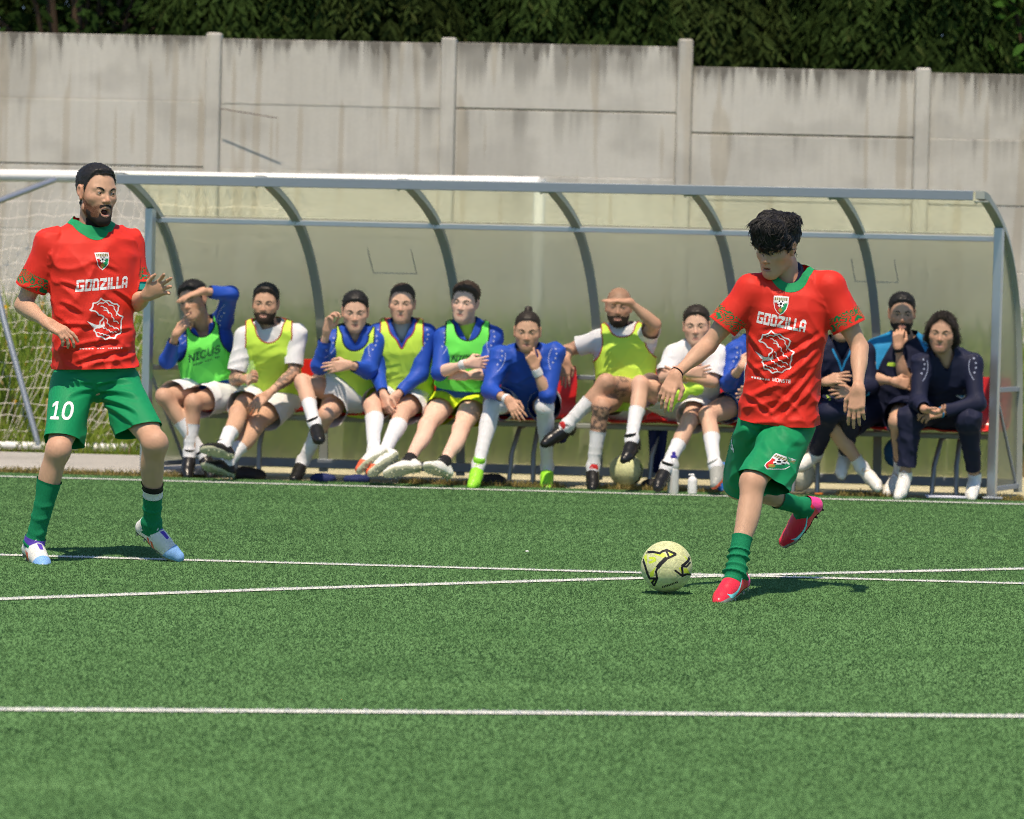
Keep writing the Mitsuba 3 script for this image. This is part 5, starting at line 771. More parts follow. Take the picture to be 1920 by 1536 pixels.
        cV, cF = clip(V, F, v); s.emit(part, (cV, cF), m); return cV, cF
    def boot(s, q, m, sole, hi=.02, k=1.0, studs=True, decal_=None, toe=None, sock_hi=None, laces=None):
        J = s.J; a = J['an_' + q]; d, up, l = s.foot[q]; side = 1 if q == 'l' else -1; P = lambda x, y, z: a + k * (x * d + z * up + y * l); h = min(s.hb, .0070)
        A = [(RC(P(-.042, 0, -.046), P(-.030, 0, -.010), .033 * k, .031 * k), 0), (RC(P(-.03, 0, -.048), P(.06, 0, -.050), .034 * k, .035 * k), .02), (RC(P(.06, .004 * side, -.052), P(.135, .004 * side, -.060), .037 * k, .037 * k), .025), (RC(P(.132, 0, -.060), P(.178, -.006 * side, -.064), .0365 * k, .0285 * k), .02), (RC(P(.0, 0, -.012), P(.085, 0, -.040), .038 * k, .036 * k), .025), (RC(P(-.012, 0, .0), P(-.006, 0, .035), .040 * k, .040 * k), .02)]
        V, F = solid([(p, kk) for p, kk in A], h, pad=.02, subs=[(FN(lambda X, Y, Z: ((X - a[0]) * up[0] + (Y - a[1]) * up[1] + (Z - a[2]) * up[2]) + .083 * k, a - .3, a + .3), .006)])
        z = (V - a) @ up; x = (V - a) @ d; cV, cF = clip(V, F, hi + .012 * sst(.0, .04, x) - z); s.emit('boot', (cV, cF), m); N = vnorm(cV, cF); zz = (cV - a) @ up; xx = (cV - a) @ d
        sv = -.070 * k - zz + .004 * sst(.1, .18, xx); c2 = clip(cV, cF, sv, N); parts = [(c2[0] + .003 * c2[2], c2[1])]
        if studs:
            for X, Y in ((-.045, -.018), (-.045, .018), (.0, -.02), (.0, .02), (.085, -.026), (.085, .026), (.125, -.03), (.125, .03), (.16, -.015), (.16, .015), (.14, 0)): parts.append(cyl(P(X, Y, -.082), P(X, Y, -.0945), .0065, 7, .0042))
        s.emit('boot__sole', join(parts), sole); s.bm = (cV, cF)
        if toe:
            tv = np.minimum(xx - .125 * k - .3 * (zz + .07), .05); c3 = clip(cV, cF, tv, N); s.emit('boot__toe_cap', (c3[0] + .0012 * c3[2], c3[1]), toe)
        if laces:
            tb = []
            for i in range(5):
                x0 = .020 + .018 * i; c = P(x0, 0, .03 - .011 * i - .006); y = np.linspace(-1, 1, 9); pts = np.array([P(x0 + .006 * (1 if i % 2 else -1) * t, .020 * t, (.036 - .0125 * i - .010 * t * t)) for t in y]); tb.append(tube(pts, .0030, 5))
            s.emit('boot__laces', join(tb), laces)
        return P
    def ring(s, part, c, d, r, w, m, hollow=True, th=.004):
        """A band round a limb: wristband, watch strap, bracelet."""
        d = nrm(d); n = 24; e = basis(d); ang = np.arange(n) * 2 * np.pi / n; prof = [(-w / 2, 0), (-w / 2, th), (-w * .3, th * 1.4), (w * .3, th * 1.4), (w / 2, th), (w / 2, 0)]; rr = np.broadcast_to(r, (2,))
        V = np.array([[c + d * x + (np.cos(t) * e[0] * (rr[0] + y) + np.sin(t) * e[1] * (rr[1] + y)) for x, y in prof] for t in ang]).reshape(-1, 3); k = len(prof); F = []
        for i in range(n):
            for j in range(k): a, b = i * k + j, i * k + (j + 1) % k; a2, b2 = ((i + 1) % n) * k + j, ((i + 1) % n) * k + (j + 1) % k; F += [(a, b, b2), (a, b2, a2)]
        s.emit(part, (V, np.array(F)), m, 40)
    def flush(s, label, group=None):
        tag(s.key, label, 'person', group); cnt = {}; last = {}
        for part, mesh, m, smooth, color, t in s.out:
            seg = part.split('__'); b = seg[0]
            if len(seg) == 1: n = cnt.get(b, -1) + 1; cnt[b] = n; last[b] = b if n == 0 else f'{b}_{n:03d}'; key = last[b]
            else:
                kk = last.get(b, b) + '__' + seg[1]; n = cnt.get(kk, -1) + 1; cnt[kk] = n; key = kk if n == 0 else f'{kk}_{n:03d}'
            put(f'{s.key}__{key}', mesh, m, smooth, color, **t)
def basis(w):
    w = nrm(w); a = np.array([1.0, 0, 0]) if abs(w[0]) < .8 else np.array([0, 1.0, 0]); u = nrm(np.cross(w, a)); return np.stack([u, np.cross(w, u), w])
def creases(x, z, front, lines):
    """Folds pressed along lines given across (x) and up (z) the front of a garment: a valley beside a ridge, fading at both ends."""
    out = np.zeros(len(x))
    for (x0, z0), (x1, z1), amp, w in lines:
        dx, dz = x1 - x0, z1 - z0; L = math.hypot(dx, dz); t = ((x - x0) * dx + (z - z0) * dz) / (L * L); bow = .12 * L * np.sin(np.pi * np.clip(t, 0, 1)); d = ((x - x0) * dz - (z - z0) * dx) / L + bow * .4; e = np.clip(1 - np.abs(2 * np.clip(t, -.1, 1.1) - 1) ** 4, 0, 1)
        out += front * e * amp * (np.exp(-(d / w) ** 2) - .9 * np.exp(-((d - 1.7 * w) / (1.1 * w)) ** 2))
    return out
def rand_creases(seed, n, amp=.006, zr=(.05, .42)):
    r = np.random.default_rng(seed); o = []
    for _ in range(n): a = r.uniform(-.9, .9) + (0 if r.random() < .6 else 1.2); L = r.uniform(.08, .22); x, z = r.uniform(-.13, .13), r.uniform(*zr); o.append(((x - L / 2 * math.cos(a), z - L / 2 * math.sin(a)), (x + L / 2 * math.cos(a), z + L / 2 * math.sin(a)), amp * r.uniform(.6, 1.3), r.uniform(.007, .012)))
    return o
def relax_scalar(F, d, N, n):
    e = np.vstack([F[:, [0, 1]], F[:, [1, 2]], F[:, [2, 0]]]); M = sparse.coo_matrix((np.ones(len(e) * 2), (np.r_[e[:, 0], e[:, 1]], np.r_[e[:, 1], e[:, 0]])), (N, N)).tocsr(); M.data[:] = 1; g = np.maximum(np.asarray(M.sum(1)).ravel(), 1)
    for _ in range(n): d = .5 * d + .5 * (M @ d) / g
    return d
# ---------------------------------------------------------------- cast
mat('skin', vc=True, rough=.55, spec=.35); mat('eye', vc=True, rough=.12, spec=.5); mat('lips', (.42, .205, .165), .45, spec=.4); mat('mouth', (.06, .012, .012), .5)
for k_, c_ in HAIR.items(): mat('hair_' + k_, c_, .52, spec=.38); mat('beard_' + k_, np.array(c_) * 1.1 + np.array([.016, .011, .009]), .75, spec=.15)
for n_, c_, r_ in (('red_shirt', (.66, .030, .018), .62), ('green_cloth', (.006, .235, .088), .62), ('green_trim', (.01, .27, .10), .7), ('white_cloth', (.68, .68, .71), .75), ('grey_cloth', (.42, .43, .47), .75), ('neon_green', (.16, .80, .11), .6), ('neon_yellow', (.55, .80, .085), .6), ('neon_shorts', (.62, .78, .03), .6),
                   ('blue_jacket', (.018, .072, .42), .55), ('navy', (.010, .013, .038), .7), ('cyan', (.02, .24, .50), .7), ('black_cloth', (.012, .012, .014), .7), ('sock_green', (.006, .19, .082), .85), ('red_trim', (.42, .03, .03), .7), ('print_white', (.78, .77, .80), .6), ('print_dark', (.02, .10, .05), .7), ('print_pale', (.36, .40, .55), .6), ('print_red', (.55, .03, .03), .6), ('print_green', (.01, .28, .11), .6), ('print_gold', (.45, .30, .06), .6), ('print_olive', (.26, .22, .09), .6), ('print_black', (.015, .015, .02), .6),
                   ('boot_black', (.012, .012, .013), .32), ('boot_white', (.72, .71, .68), .35), ('boot_red', (.78, .03, .06), .33), ('boot_pink', (.85, .06, .28), .33), ('boot_neon', (.30, .72, .04), .4), ('boot_lightblue', (.22, .42, .78), .35), ('boot_orange', (.85, .14, .06), .4), ('boot_purple', (.10, .05, .42), .5), ('boot_grey', (.30, .31, .29), .5), ('boot_cyan', (.25, .78, .85), .4), ('sole_dark', (.03, .03, .032), .5), ('sole_pale', (.42, .43, .30), .45), ('gold', (.55, .30, .06), .4), ('cream', (.66, .62, .50), .5), ('silver_band', (.5, .5, .5), .3)):
    mat(n_, c_, r_, spec=.35 if 'boot' in n_ else .25, sheen=.3 if r_ > .52 and r_ < .8 and 'boot' not in n_ else 0, coat=.25 if 'boot' in n_ else 0)
def cuffpat(p, n, uv):
    q = mikit.fbm(p.x * 26, p.y * 26, p.z * 26, 2); v = dr.abs((q * 6.5 - dr.floor(q * 6.5)) - .5); g = mikit.smoothstep(.20, .27, v)
    return mikit.mix((.008, .17, .06), (.66, .030, .018), g)
mat('cuff_print', tex=cuffpat, rough=.65, spec=.2)
def crest(w):
    """The club shield: parts as (polygon, material), w wide, hanging from (0, 0) down."""
    arc = [(math.sin(t) * 0, 0) for t in ()]; sh = Polygon([(-.5, 0), (-.25, .02), (0, .03), (.25, .02), (.5, 0), (.49, -.45), (.40, -.80), (.22, -1.06), (0, -1.22), (-.22, -1.06), (-.40, -.80), (-.49, -.45)])
    inn = sh.buffer(-.05); red = inn.intersection(sbox(-1, -2, 0, -.42)); gr = inn.intersection(sbox(0, -2, 1, -.42)); bar = inn.intersection(sbox(-1, -.27, 1, -.08)); bar = unary_union([bar.intersection(sbox(-.42 + .122 * i, -1, -.42 + .122 * i + .09, 1)) for i in range(7)])
    ball = Point(0, -.47).buffer(.23); pent = unary_union([Point(0, -.47).buffer(.085, 5)] + [Point(.19 * math.sin(a), -.47 + .19 * math.cos(a)).buffer(.05, 4) for a in np.arange(5) * 1.2566 + .63]).intersection(ball); gold = Point(0, -.88).buffer(.13)
    S = lambda g: affinity.scale(g, w, w, origin=(0, 0)); cut = lambda g, *o: g.difference(unary_union(o))
    return [(S(cut(sh, cut(red, ball, gold), cut(gr, ball, gold), bar, pent, cut(gold, ball))), 'print_white', 'ground'), (S(cut(red, ball, gold)), 'print_red', 'red_half'), (S(cut(gr, ball, gold)), 'print_green', 'green_half'), (S(bar), 'print_olive', 'scroll'), (S(pent), 'print_black', 'football'), (S(cut(gold, ball)), 'print_gold', 'badge')]
def block_word(word, h, xs=1.0):
    """Slanted block capitals with a slit through them."""
    st, w = .27, .86; G = {}
    O = sbox(0, 0, w, 1).buffer(-.08).buffer(.08).difference(sbox(st, .22, w - st, .78)); L = unary_union([sbox(0, 0, st, 1), sbox(0, 0, w * .82, .24)])
    G['O'] = O; G['L'] = L; G['I'] = sbox(0, 0, st, 1); G['D'] = Polygon([(0, 0), (w, 0), (w, .8), (w - .2, 1), (0, 1)]).difference(sbox(st, .22, w - st, .78)); G['A'] = Polygon([(0, 0), (st, 0), (st, .25), (w - st, .25), (w - st, 0), (w, 0), (w, .8), (w - .2, 1), (.25, 1), (0, .8)]).difference(sbox(st, .45, w - st, .75))
    G['G'] = O.difference(sbox(st, .55, w + .1, .78)).difference(sbox(w - st, .5, w + .1, .78)).union(sbox(w * .5, .38, w, .56)); G['Z'] = Polygon([(0, 0), (w * 1.1, 0), (w * 1.1, .24), (.45, .24), (w * 1.1, .76), (w * 1.1, 1), (0, 1), (0, .76), (w * .62, .76), (0, .24)])
    x, out = 0, []
    for c in word: g = G[c]; out.append(affinity.translate(g, x, 0)); x += g.bounds[2] + .11
    p = unary_union(out); p = p.difference(sbox(-1, .60, 99, .645)).difference(sbox(-1, .30, 99, .325)); p = affinity.skew(p, 10, origin=(0, 0)); b = p.bounds
    return affinity.scale(affinity.translate(p, -(b[0] + b[2]) / 2, 0), h * xs, h, origin=(0, 0))
def cloud_emblem(s):
    """A plain abstract emblem: layered scalloped waves in white outline."""
    g = []; base = [(-.30, .38), (-.10, .50), (.18, .42), (.42, .30), (.34, .14), (.50, .02), (.44, -.20), (.46, -.36), (.26, -.50), (.02, -.54), (-.20, -.46), (-.30, -.30), (-.16, -.16), (-.06, .02), (-.22, .12), (-.40, .22), (-.30, .38)]
    def wavy(P, n, a, ph=0):
        L = LineString(P); t = np.linspace(0, 1, 150); C = np.array([L.interpolate(q, True).coords[0] for q in t]); T = np.gradient(C, axis=0); T /= np.maximum(np.linalg.norm(T, axis=1, keepdims=True), 1e-9); return C + np.c_[-T[:, 1], T[:, 0]] * (a * np.abs(np.sin(n * np.pi * t + ph)))[:, None]
    g.append(LineString(wavy(base, 15, -.035)).buffer(.017))
    for P, n, a in (([(-.20, .34), (.02, .38), (.24, .26), (.30, .06)], 4, .03), ([(-.02, .20), (.14, .10), (.22, -.08), (.36, -.14)], 4, .03), ([(.02, .0), (.06, -.16), (.2, -.24), (.36, -.3)], 4, .03), ([(-.12, -.22), (.02, -.28), (.18, -.38), (.3, -.36)], 5, .03), ([(-.22, -.36), (-.04, -.42), (.12, -.46)], 4, .025), ([(-.1, .3), (.06, .22), (.1, .12)], 3, .02)): g.append(LineString(wavy(P, n, a)).buffer(.011))
    g.append(Polygon([(-.46, -.06), (-.36, -.10), (-.22, -.16), (-.06, -.16), (-.02, -.06), (.0, -.2), (-.14, -.25), (-.30, -.22)]))
    return affinity.scale(unary_union(g), s * 1.02, s * 1.02, origin=(0, 0))
def put_crest(p, part, O, u, v, cloth, w, off=.0022):
    p.emit(part, decal(crest(w)[0][0], O, u, v, cloth, off, .006), 'print_white')
    for g, m, nm in crest(w)[1:]: p.emit(f'{part}__{nm}', decal(g, O, u, v, cloth, off + .0004, .006), m)
CAST = {}
def player_a():
    p = Person('person', POSES['A'], h=.0060, hh=.0036, fh=.0029, slit=.0027, skin='mid', hair='black', face=(-36, -1, 2), hk=1.07, mouth=1.0, ct={'r': .60, 'l': .50}, build=1.01, creases=[((-.17, .14), (.10, .19), .010, .011), ((-.12, .08), (.17, .15), .010, .011), ((.0, .20), (.17, .24), .007, .009), ((-.17, .37), (-.07, .31), .008, .010), ((-.18, .46), (-.08, .42), .008, .010), ((-.16, .26), (-.02, .25), .007, .010), ((.06, .42), (.18, .34), .007, .009), ((-.05, .55), (.10, .50), .005, .010)], short_creases=[((-.01, -.02), (.16, .0), .009, .009), ((.0, -.05), (.18, -.07), .010, .010), ((.01, -.08), (.17, -.14), .010, .010), ((.03, -.11), (.16, -.21), .008, .010), ((-.15, -.01), (-.02, -.01), .008, .009), ((-.14, -.06), (-.01, -.04), .007, .009), ((-.16, .05), (.12, .055), .007, .008)], beard=.0009, hlen=.009, brow=.30, recede=.011, quiff=.014, gaze=.2, stubble=1.0, handk=.94,
        st=[(-.10, .182, .108, .01), (0, .180, .112, .012), (.15, .168, .112, .012), (.40, .168, .115, .014), (.65, .184, .122, .012), (.80, .190, .120, .004), (.90, .160, .104, -.004), (.96, .110, .082, -.008), (1.02, .070, .064, -.012), (1.06, .055, .058, -.012)],
        hands={'r': dict(n=np.array([-.25, .55, -.8]), d=np.array([.86, -.25, -.42]), curl=(.28, .42, .5, .5), thumb=.6, spread=.08), 'l': dict(n=np.array([-.10, -.85, -.15]), d=np.array([.66, -.36, .36]), curl=(.30, .22, .32, .38), thumb=.0, spread=.24)})
    p.body(); p.face(); p.cloth('shirt', 'red_shirt', .70, infl=.014, hem=.075, fold_amp=.0105, collar=('green_trim', .024), cuff=None, neckcut=.012); c = p.last
    J = p.J; O = J['pelvis']; v = p.w; u = nrm(p.lat1 - .12 * p.front); u = nrm(u - (u @ v) * v)
    for q in 'rl':      # printed sleeve ends
        a, e = J['sh_' + q], J['el_' + q]; ud = nrm(e - a); L = np.linalg.norm(e - a); t = (c[0] - a) @ ud; rr = np.linalg.norm(c[0] - a - t[:, None] * ud, axis=1); val = np.where((rr < .115) & (at(p.trunk(.014), c[0]) > .010), np.minimum(t - .44 * L, .66 * L - t), -1); val = np.where(((c[0] - J['neck']) @ p.lat1) * (1 if q == 'l' else -1) > .10, val, -1); N = vnorm(*c); c2 = clip(c[0], c[1], val, N); p.emit('shirt__sleeve_print', (c2[0] + .0015 * c2[2], c2[1]), 'cuff_print')
    a, e = J['sh_l'], J['el_l']; ud = nrm(e - a); p.ring('armband', a + .70 * (e - a), ud, .070, .07, 'boot_cyan_band', th=.003)
    put_crest(p, 'crest', O + .585 * v - .012 * u, u, v, c, .066)
    p.emit('lettering', decal(block_word('GODZILLA', .054, .66), O + .415 * v - .012 * u, nrm(u + .06 * v), v, c, .0022, .006), 'print_white'); p.emit('emblem', decal(cloud_emblem(.18), O + .285 * v - .010 * u, u, v, c, .0022, .006), 'print_white')
    p.emit('small_print', decal(unary_union([sbox(-.10 + i * .012, 0, -.10 + i * .012 + .007, .0045) for i in range(16) if i not in (5, 9)]), O + .145 * v - .02 * u, u, v, c, .0022, .006), 'print_white')
    p.shorts('green_cloth', {'r': .73, 'l': .63}, rad=(.094, .088), fold_amp=.012, waist=.10, droop=.38, hemg=1.1); t = text_poly('10', .075); b = t.bounds; t = affinity.scale(affinity.translate(t, -(b[0] + b[2]) / 2, -(b[1] + b[3]) / 2), .85, 1, origin=(0, 0)); p.emit('number', decal(t, np.array([-2.045, 17.6, .69]), np.array([1.0, -.02, 0]), np.array([0, 0, 1.0]), p.last, .0024, .006), 'print_white')
    p.sock('r', 'sock_green', .33, ring=.005, nring=7); p.sock('l', 'sock_green', .64, ring=.006, nring=9); p.sock('l', 'white_cloth', .555, .66, g=.0045, ring=.002, nring=30, part='sock_tape'); p.sock('l', 'black_cloth', .49, .57, g=.0035, ring=0, part='shin_guard')
    for q in 'rl':
        P = p.boot(q, 'boot_white', 'boot_grey', hi=.022, k=1.0, toe='boot_lightblue', laces='white_cloth'); s_ = 1 if q == 'l' else -1; bm = p.bm; d, up, l = p.foot[q]
        str_ = unary_union([Polygon([(.035 + i * .026, -.072), (.050 + i * .026, -.072), (.030 + i * .026, -.040), (.015 + i * .026, -.040)]) for i in range(2)])
        for sd in (-1, 1): p.emit('boot__stripes', decal(str_ if sd * 1 < 0 else affinity.scale(str_, -1, 1, origin=(0, 0)), J['an_' + q], d * (1 if sd < 0 else -1), up, bm, .002, .006, .2), 'boot_orange')
        p.emit('boot__tongue', decal(Polygon([(-.013, .0), (.013, 0), (.009, .06), (-.009, .06)]), P(.035, 0, -.0), l, nrm(d - .55 * up), bm, .0016, .006, .2), 'boot_purple'); p.sock(q, 'boot_purple', .955, 1.0, g=.0065, ring=0, part='ankle_sleeve') if q == 'r' else None
    return p
def player_b():
    p = Person('person_001', POSES['B'], h=.0060, hh=.0036, fh=.0029, slit=.003, skin='mid', hair='black', style='mop', face=(38, -20, 6), hk=1.02, mouth=0.12, ct={'r': .62, 'l': .64}, build=.96, creases=[((.17, .42), (-.12, .24), .011, .011), ((.16, .36), (-.10, .12), .012, .012), ((.16, .29), (-.02, .04), .011, .011), ((.10, .47), (-.10, .40), .007, .010), ((-.16, .40), (-.06, .30), .009, .010), ((.15, .20), (.04, .03), .009, .010), ((-.15, .28), (-.03, .20), .007, .009), ((-.13, .14), (.02, .06), .008, .010)], short_creases=[((.0, .0), (-.10, -.12), .010, .011), ((.02, -.04), (.12, -.10), .008, .010), ((-.14, .02), (-.02, -.03), .008, .010), ((.05, .02), (.15, -.06), .009, .010)], brow=.1, jaw=.94, gaze=-.1, handk=.92,
        st=[(-.06, .166, .106, .01), (0, .160, .108, .012), (.15, .148, .105, .012), (.40, .148, .106, .012), (.65, .164, .112, .010), (.80, .172, .112, .004), (.90, .155, .100, -.004), (.96, .108, .080, -.008), (1.02, .068, .062, -.012), (1.06, .055, .058, -.012)],
        hands={'r': dict(n=np.array([.35, .8, .1]), d=np.array([-.38, -.35, -.85]), curl=(.25, .3, .35, .4), thumb=.35, spread=.12), 'l': dict(n=np.array([.25, .85, 0]), d=np.array([-.08, -.15, -1]), curl=(.3, .3, .35, .4), thumb=.3, spread=.10)})
    p.body(); p.face(); p.cloth('shirt', 'red_shirt', .66, infl=.016, hem=.02, fold_amp=.008, collar=('green_trim', .024), neckcut=.008); c = p.last; J = p.J; O = J['pelvis']; v = p.w; u = nrm(p.lat1 + .05 * p.front); u = nrm(u - (u @ v) * v)
    for q in 'rl':
        a, e = J['sh_' + q], J['el_' + q]; ud = nrm(e - a); L = np.linalg.norm(e - a); t = (c[0] - a) @ ud; rr = np.linalg.norm(c[0] - a - t[:, None] * ud, axis=1); val = np.where((rr < .115) & (at(p.trunk(.016), c[0]) > .010), np.minimum(t - .42 * L, .62 * L - t), -1); val = np.where(((c[0] - J['neck']) @ p.lat1) * (1 if q == 'l' else -1) > .10, val, -1); N = vnorm(*c); c2 = clip(c[0], c[1], val, N); p.emit('shirt__sleeve_print', (c2[0] + .0015 * c2[2], c2[1]), 'cuff_print')
    put_crest(p, 'crest', O + .575 * v - .030 * u, u, nrm(v), c, .066)
    p.emit('lettering', decal(block_word('GODZILLA', .052, .60), O + .440 * v - .022 * u, nrm(u - .10 * v), v, c, .0022, .006), 'print_white'); p.emit('emblem', decal(cloud_emblem(.175), O + .335 * v - .045 * u, u, v, c, .0022, .006), 'print_white')
    tp = text_poly('MONSTE', .014); p.emit('small_print', decal(unary_union([affinity.translate(tp, .0, 0)] + [sbox(-.09 + i * .012, 0, -.09 + i * .012 + .008, .008) for i in range(7)]), O + .205 * v - .045 * u, u, v, c, .0022, .006), 'print_white')
    p.emit('undershirt', solid([(RC(J['neck'] - .02 * p.w + .012 * p.lat1, J['neck'] + .028 * p.w - .014 * p.front, .062, .059), 0)], .004, pad=.01), 'navy')
    p.shorts('green_cloth', {'r': .86, 'l': .80}, rad=(.098, .098), fold_amp=.012, waist=.08, droop=.30, hemg=.9); put_crest(p, 'shorts_crest', np.array([1.180, 16.72, .600]), nrm(np.array([.85, -.5, -.45])), nrm(np.array([.42, -.1, .9])), p.last, .058)
    t = text_poly('4', .055); p.emit('number', decal(t, np.array([.945, 17.1, .60]), nrm(np.array([.40, -.92, 0])), np.array([0, 0, 1.0]), p.last, .0024, .006), 'print_white')
    p.sock('l', 'sock_green', .60, ring=.010, nring=13); p.sock('r', 'sock_green', .60, ring=.005, nring=9)
    p.ring('bracelet', J['wr_r'] + .01 * nrm(J['el_r'] - J['wr_r']), J['wr_r'] - J['el_r'], .0262, .006, 'black_cloth')
    for q in 'lr':
        P = p.boot(q, 'boot_red', 'boot_grey' if q == 'l' else 'sole_dark', hi=.010, toe=None); d, up, l = p.foot[q]; bm = p.bm
        t = np.linspace(0, 1, 16); sw = Polygon(np.r_[np.c_[.145 - .135 * t, -.040 - .032 * np.sin(t ** .6 * np.pi) + .030 * t ** 2], np.c_[.145 - .135 * t, -.040 - .016 * np.sin(t ** .75 * np.pi) + .030 * t ** 2][::-1]]).buffer(.001)
        for sd in (-1, 1): p.emit('boot__swoosh', decal(sw if sd < 0 else affinity.scale(sw, -1, 1, origin=(0, 0)), J['an_' + q], d * (1 if sd < 0 else -1), up, bm, .002, .006, .2), 'boot_cyan')
        z = (bm[0] - J['an_' + q]) @ up; x = (bm[0] - J['an_' + q]) @ d; N = vnorm(*bm); c3 = clip(bm[0], bm[1], np.minimum(-.040 - x - .2 * z, .0 - z + .01), N); p.emit('boot__heel', (c3[0] + .001 * c3[2], c3[1]), 'boot_pink')
        c3 = clip(bm[0], bm[1], np.minimum(x - .13, -.056 - z), N); p.emit('boot__toe_edge', (c3[0] + .0015 * c3[2], c3[1]), 'boot_grey')
    return p
def jacket(p, m='blue_jacket', sl=1.8, dots='print_pale', line=True, **k):
    p.cloth('jacket', m, sl, infl=.013, hem=k.pop('hem', -.02), fold_amp=k.pop('fold_amp', .009), stand=True, zipv=k.pop('zipv', .05), **k); c = p.last; J = p.J
    for q in 'rl':
        a, e = J['sh_' + q], J['el_' + q]; d = nrm(e - a); L = np.linalg.norm(e - a); sg = 1 if q == 'l' else -1; fr = np.array([0, -1.0, 0]); vv = nrm(-(d - (d @ fr) * fr)); uu = nrm(np.cross(vv, -fr)) * 1.0; uu = np.cross(fr, vv) * -1; uu = nrm(np.cross(vv, fr))
        uu = uu if np.allclose(np.cross(uu, vv), fr, atol=.2) else -uu
        g = [Point(.012 * math.sin(i * 1.1), .045 - i * .030).buffer(.0058) for i in range(4)]
        if dots: p.emit('jacket__dots', decal(unary_union(g), a + .01 * d, uu, vv, c, .0025, .014), dots)
        if line:
            y = np.linspace(.03, -.10, 12); g = LineString(np.c_[-sg * (.035 - .5 * (y + .02) ** 2 * 8) * np.sign((uu @ np.array([1.0, 0, 0])) or 1), y]).buffer(.0020); p.emit('jacket__piping', decal(g, a + .0 * d, uu, vv, c, .0025, .014), 'print_pale')
    return c
def bench1():
    p = Person('person_002', POSES['P1'], brow=0.09, face=(24, -4, -14), hair='black', hlen=.016, skin='mid', hands={'r': dict(n=np.array([.7, .5, .2]), curl=(.25, .7, .8, .9), thumb=.4), 'l': dict(n=np.array([.1, .25, -1]), curl=(.12, .12, .14, .18), thumb=.2, spread=.04)})
    p.body(); p.face(); jacket(p, sl=1.72, fold_amp=.006, hem=.12); p.bib('neon_green', 'black_cloth', txt=dict(up=.27), vneck=.02, hem=.22); p.shorts('white_cloth', .78); p.sock('r', 'white_cloth', .42); p.sock('l', 'white_cloth', .42); [p.boot(q, 'boot_black', 'sole_dark', hi=.035) for q in 'rl']; return p
def bench2():
    p = Person('person_003', POSES['P2'], brow=0.12, face=(4, -2, 2), hair='dark', hlen=.012, beard=.0018, stubble=.75, skin='mid', build=1.05, quiff=.012, hands={'r': dict(n=np.array([.5, -.6, .2]), d=np.array([.75, -.5, .15]), curl=(.75, .8, .85, .9), thumb=.9), 'l': dict(n=np.array([-.1, .7, -.7]), curl=(.3, .3, .35, .4), spread=.1)},
        tattoo=(('el_r', 'wr_r', -.2, .8, .75, 55), ('el_l', 'wr_l', -.25, .75, .75, 55)))
    p.body(); p.face(); p.cloth('shirt', 'white_cloth', .80, loose=.2, infl=.011, hem=-.02, fold_amp=.008, neckcut=.02); p.bib('neon_yellow', 'red_trim', hem=-.12, foldk=1.1); p.shorts('white_cloth', .68); p.sock('r', 'white_cloth', .55); p.sock('l', 'white_cloth', .55); [p.boot(q, 'boot_black', 'sole_pale', hi=.03) for q in 'rl']; return p
def bench3():
    p = Person('person_004', POSES['P3'], brow=0.15, face=(-2, -8, 0), hair='black', hlen=.012, skin='fair', hands={'r': dict(n=np.array([.8, -.6, 0]), curl=(.75, .65, .7, .8), thumb=.6), 'l': dict(n=np.array([0, 1.0, -.1]), curl=(.2, .2, .25, .3), spread=.05)})
    p.body(); p.face(); jacket(p, sl=1.72, zipv=.07, fold_amp=.006); p.bib('neon_yellow', 'black_cloth', hem=-.10); p.shorts('white_cloth', .76, rad=(.112, .112)); p.sock('l', 'white_cloth', .5); p.sock('r', 'white_cloth', .3); [p.boot(q, 'boot_black', 'sole_dark', hi=.035) for q in 'rl']; return p
def bench4():
    p = Person('person_005', POSES['P4'], brow=0.13, face=(3, -3, 2), hair='brown', hlen=.007, recede=.008, skin='fair', stubble=.25, bhair='light', hands={'r': dict(n=np.array([.6, .6, 0]), curl=(.5, .55, .6, .6)), 'l': dict(n=np.array([-.5, .6, 0]), curl=(.5, .55, .6, .6))})
    p.body(); p.face(); jacket(p, sl=1.85, zipv=.10, fold_amp=.006); p.bib('neon_yellow', 'red_trim', vneck=.13, hem=-.1); p.shorts('white_cloth', .68); p.sock('r', 'white_cloth', .26); p.sock('l', 'white_cloth', .26); [p.boot(q, 'boot_white', 'sole_pale', toe='boot_orange') for q in 'rl']; inner(p, 'grey_cloth'); return p
def bench5():
    p = Person('person_006', POSES['P5'], brow=0.15, face=(14, -2, 6), hair='brown', hlen=.017, skin='pale', recede=.006, stubble=.15, hands={'r': dict(n=np.array([.1, 1.0, 0]), curl=(.2, .25, .3, .3)), 'l': dict(n=np.array([0, 1.0, 0]), curl=(.2, .2, .3, .3))})
    p.body(); p.face(); jacket(p, sl={'r': 1.08, 'l': 1.08}, zipv=.08, hem=.12, fold_amp=.006); p.bib('neon_green', 'black_cloth', vneck=.05, txt=dict(up=.325, hgt=.042), hem=.22); p.shorts('neon_shorts', .44, rad=(.100, .098)); p.sock('r', 'black_cloth', .86); p.sock('l', 'black_cloth', .86); inner(p, 'neon_yellow')
    for q in 'rl': p.boot(q, 'boot_white', 'sole_pale'); p.emit('boot__stripes', decal(unary_union([Polygon([(.03 + i * .022, -.068), (.044 + i * .022, -.068), (.030 + i * .022, -.035), (.016 + i * .022, -.035)]) for i in range(3)]), p.J['an_' + q], p.foot[q][0], p.foot[q][1], p.bm, .002, .008, .2), 'boot_orange')
    J = p.J; p.ring('wristband', J['wr_r'] + .03 * nrm(J['el_r'] - J['wr_r']), J['wr_r'] - J['el_r'], .027, .05, 'white_cloth'); return p
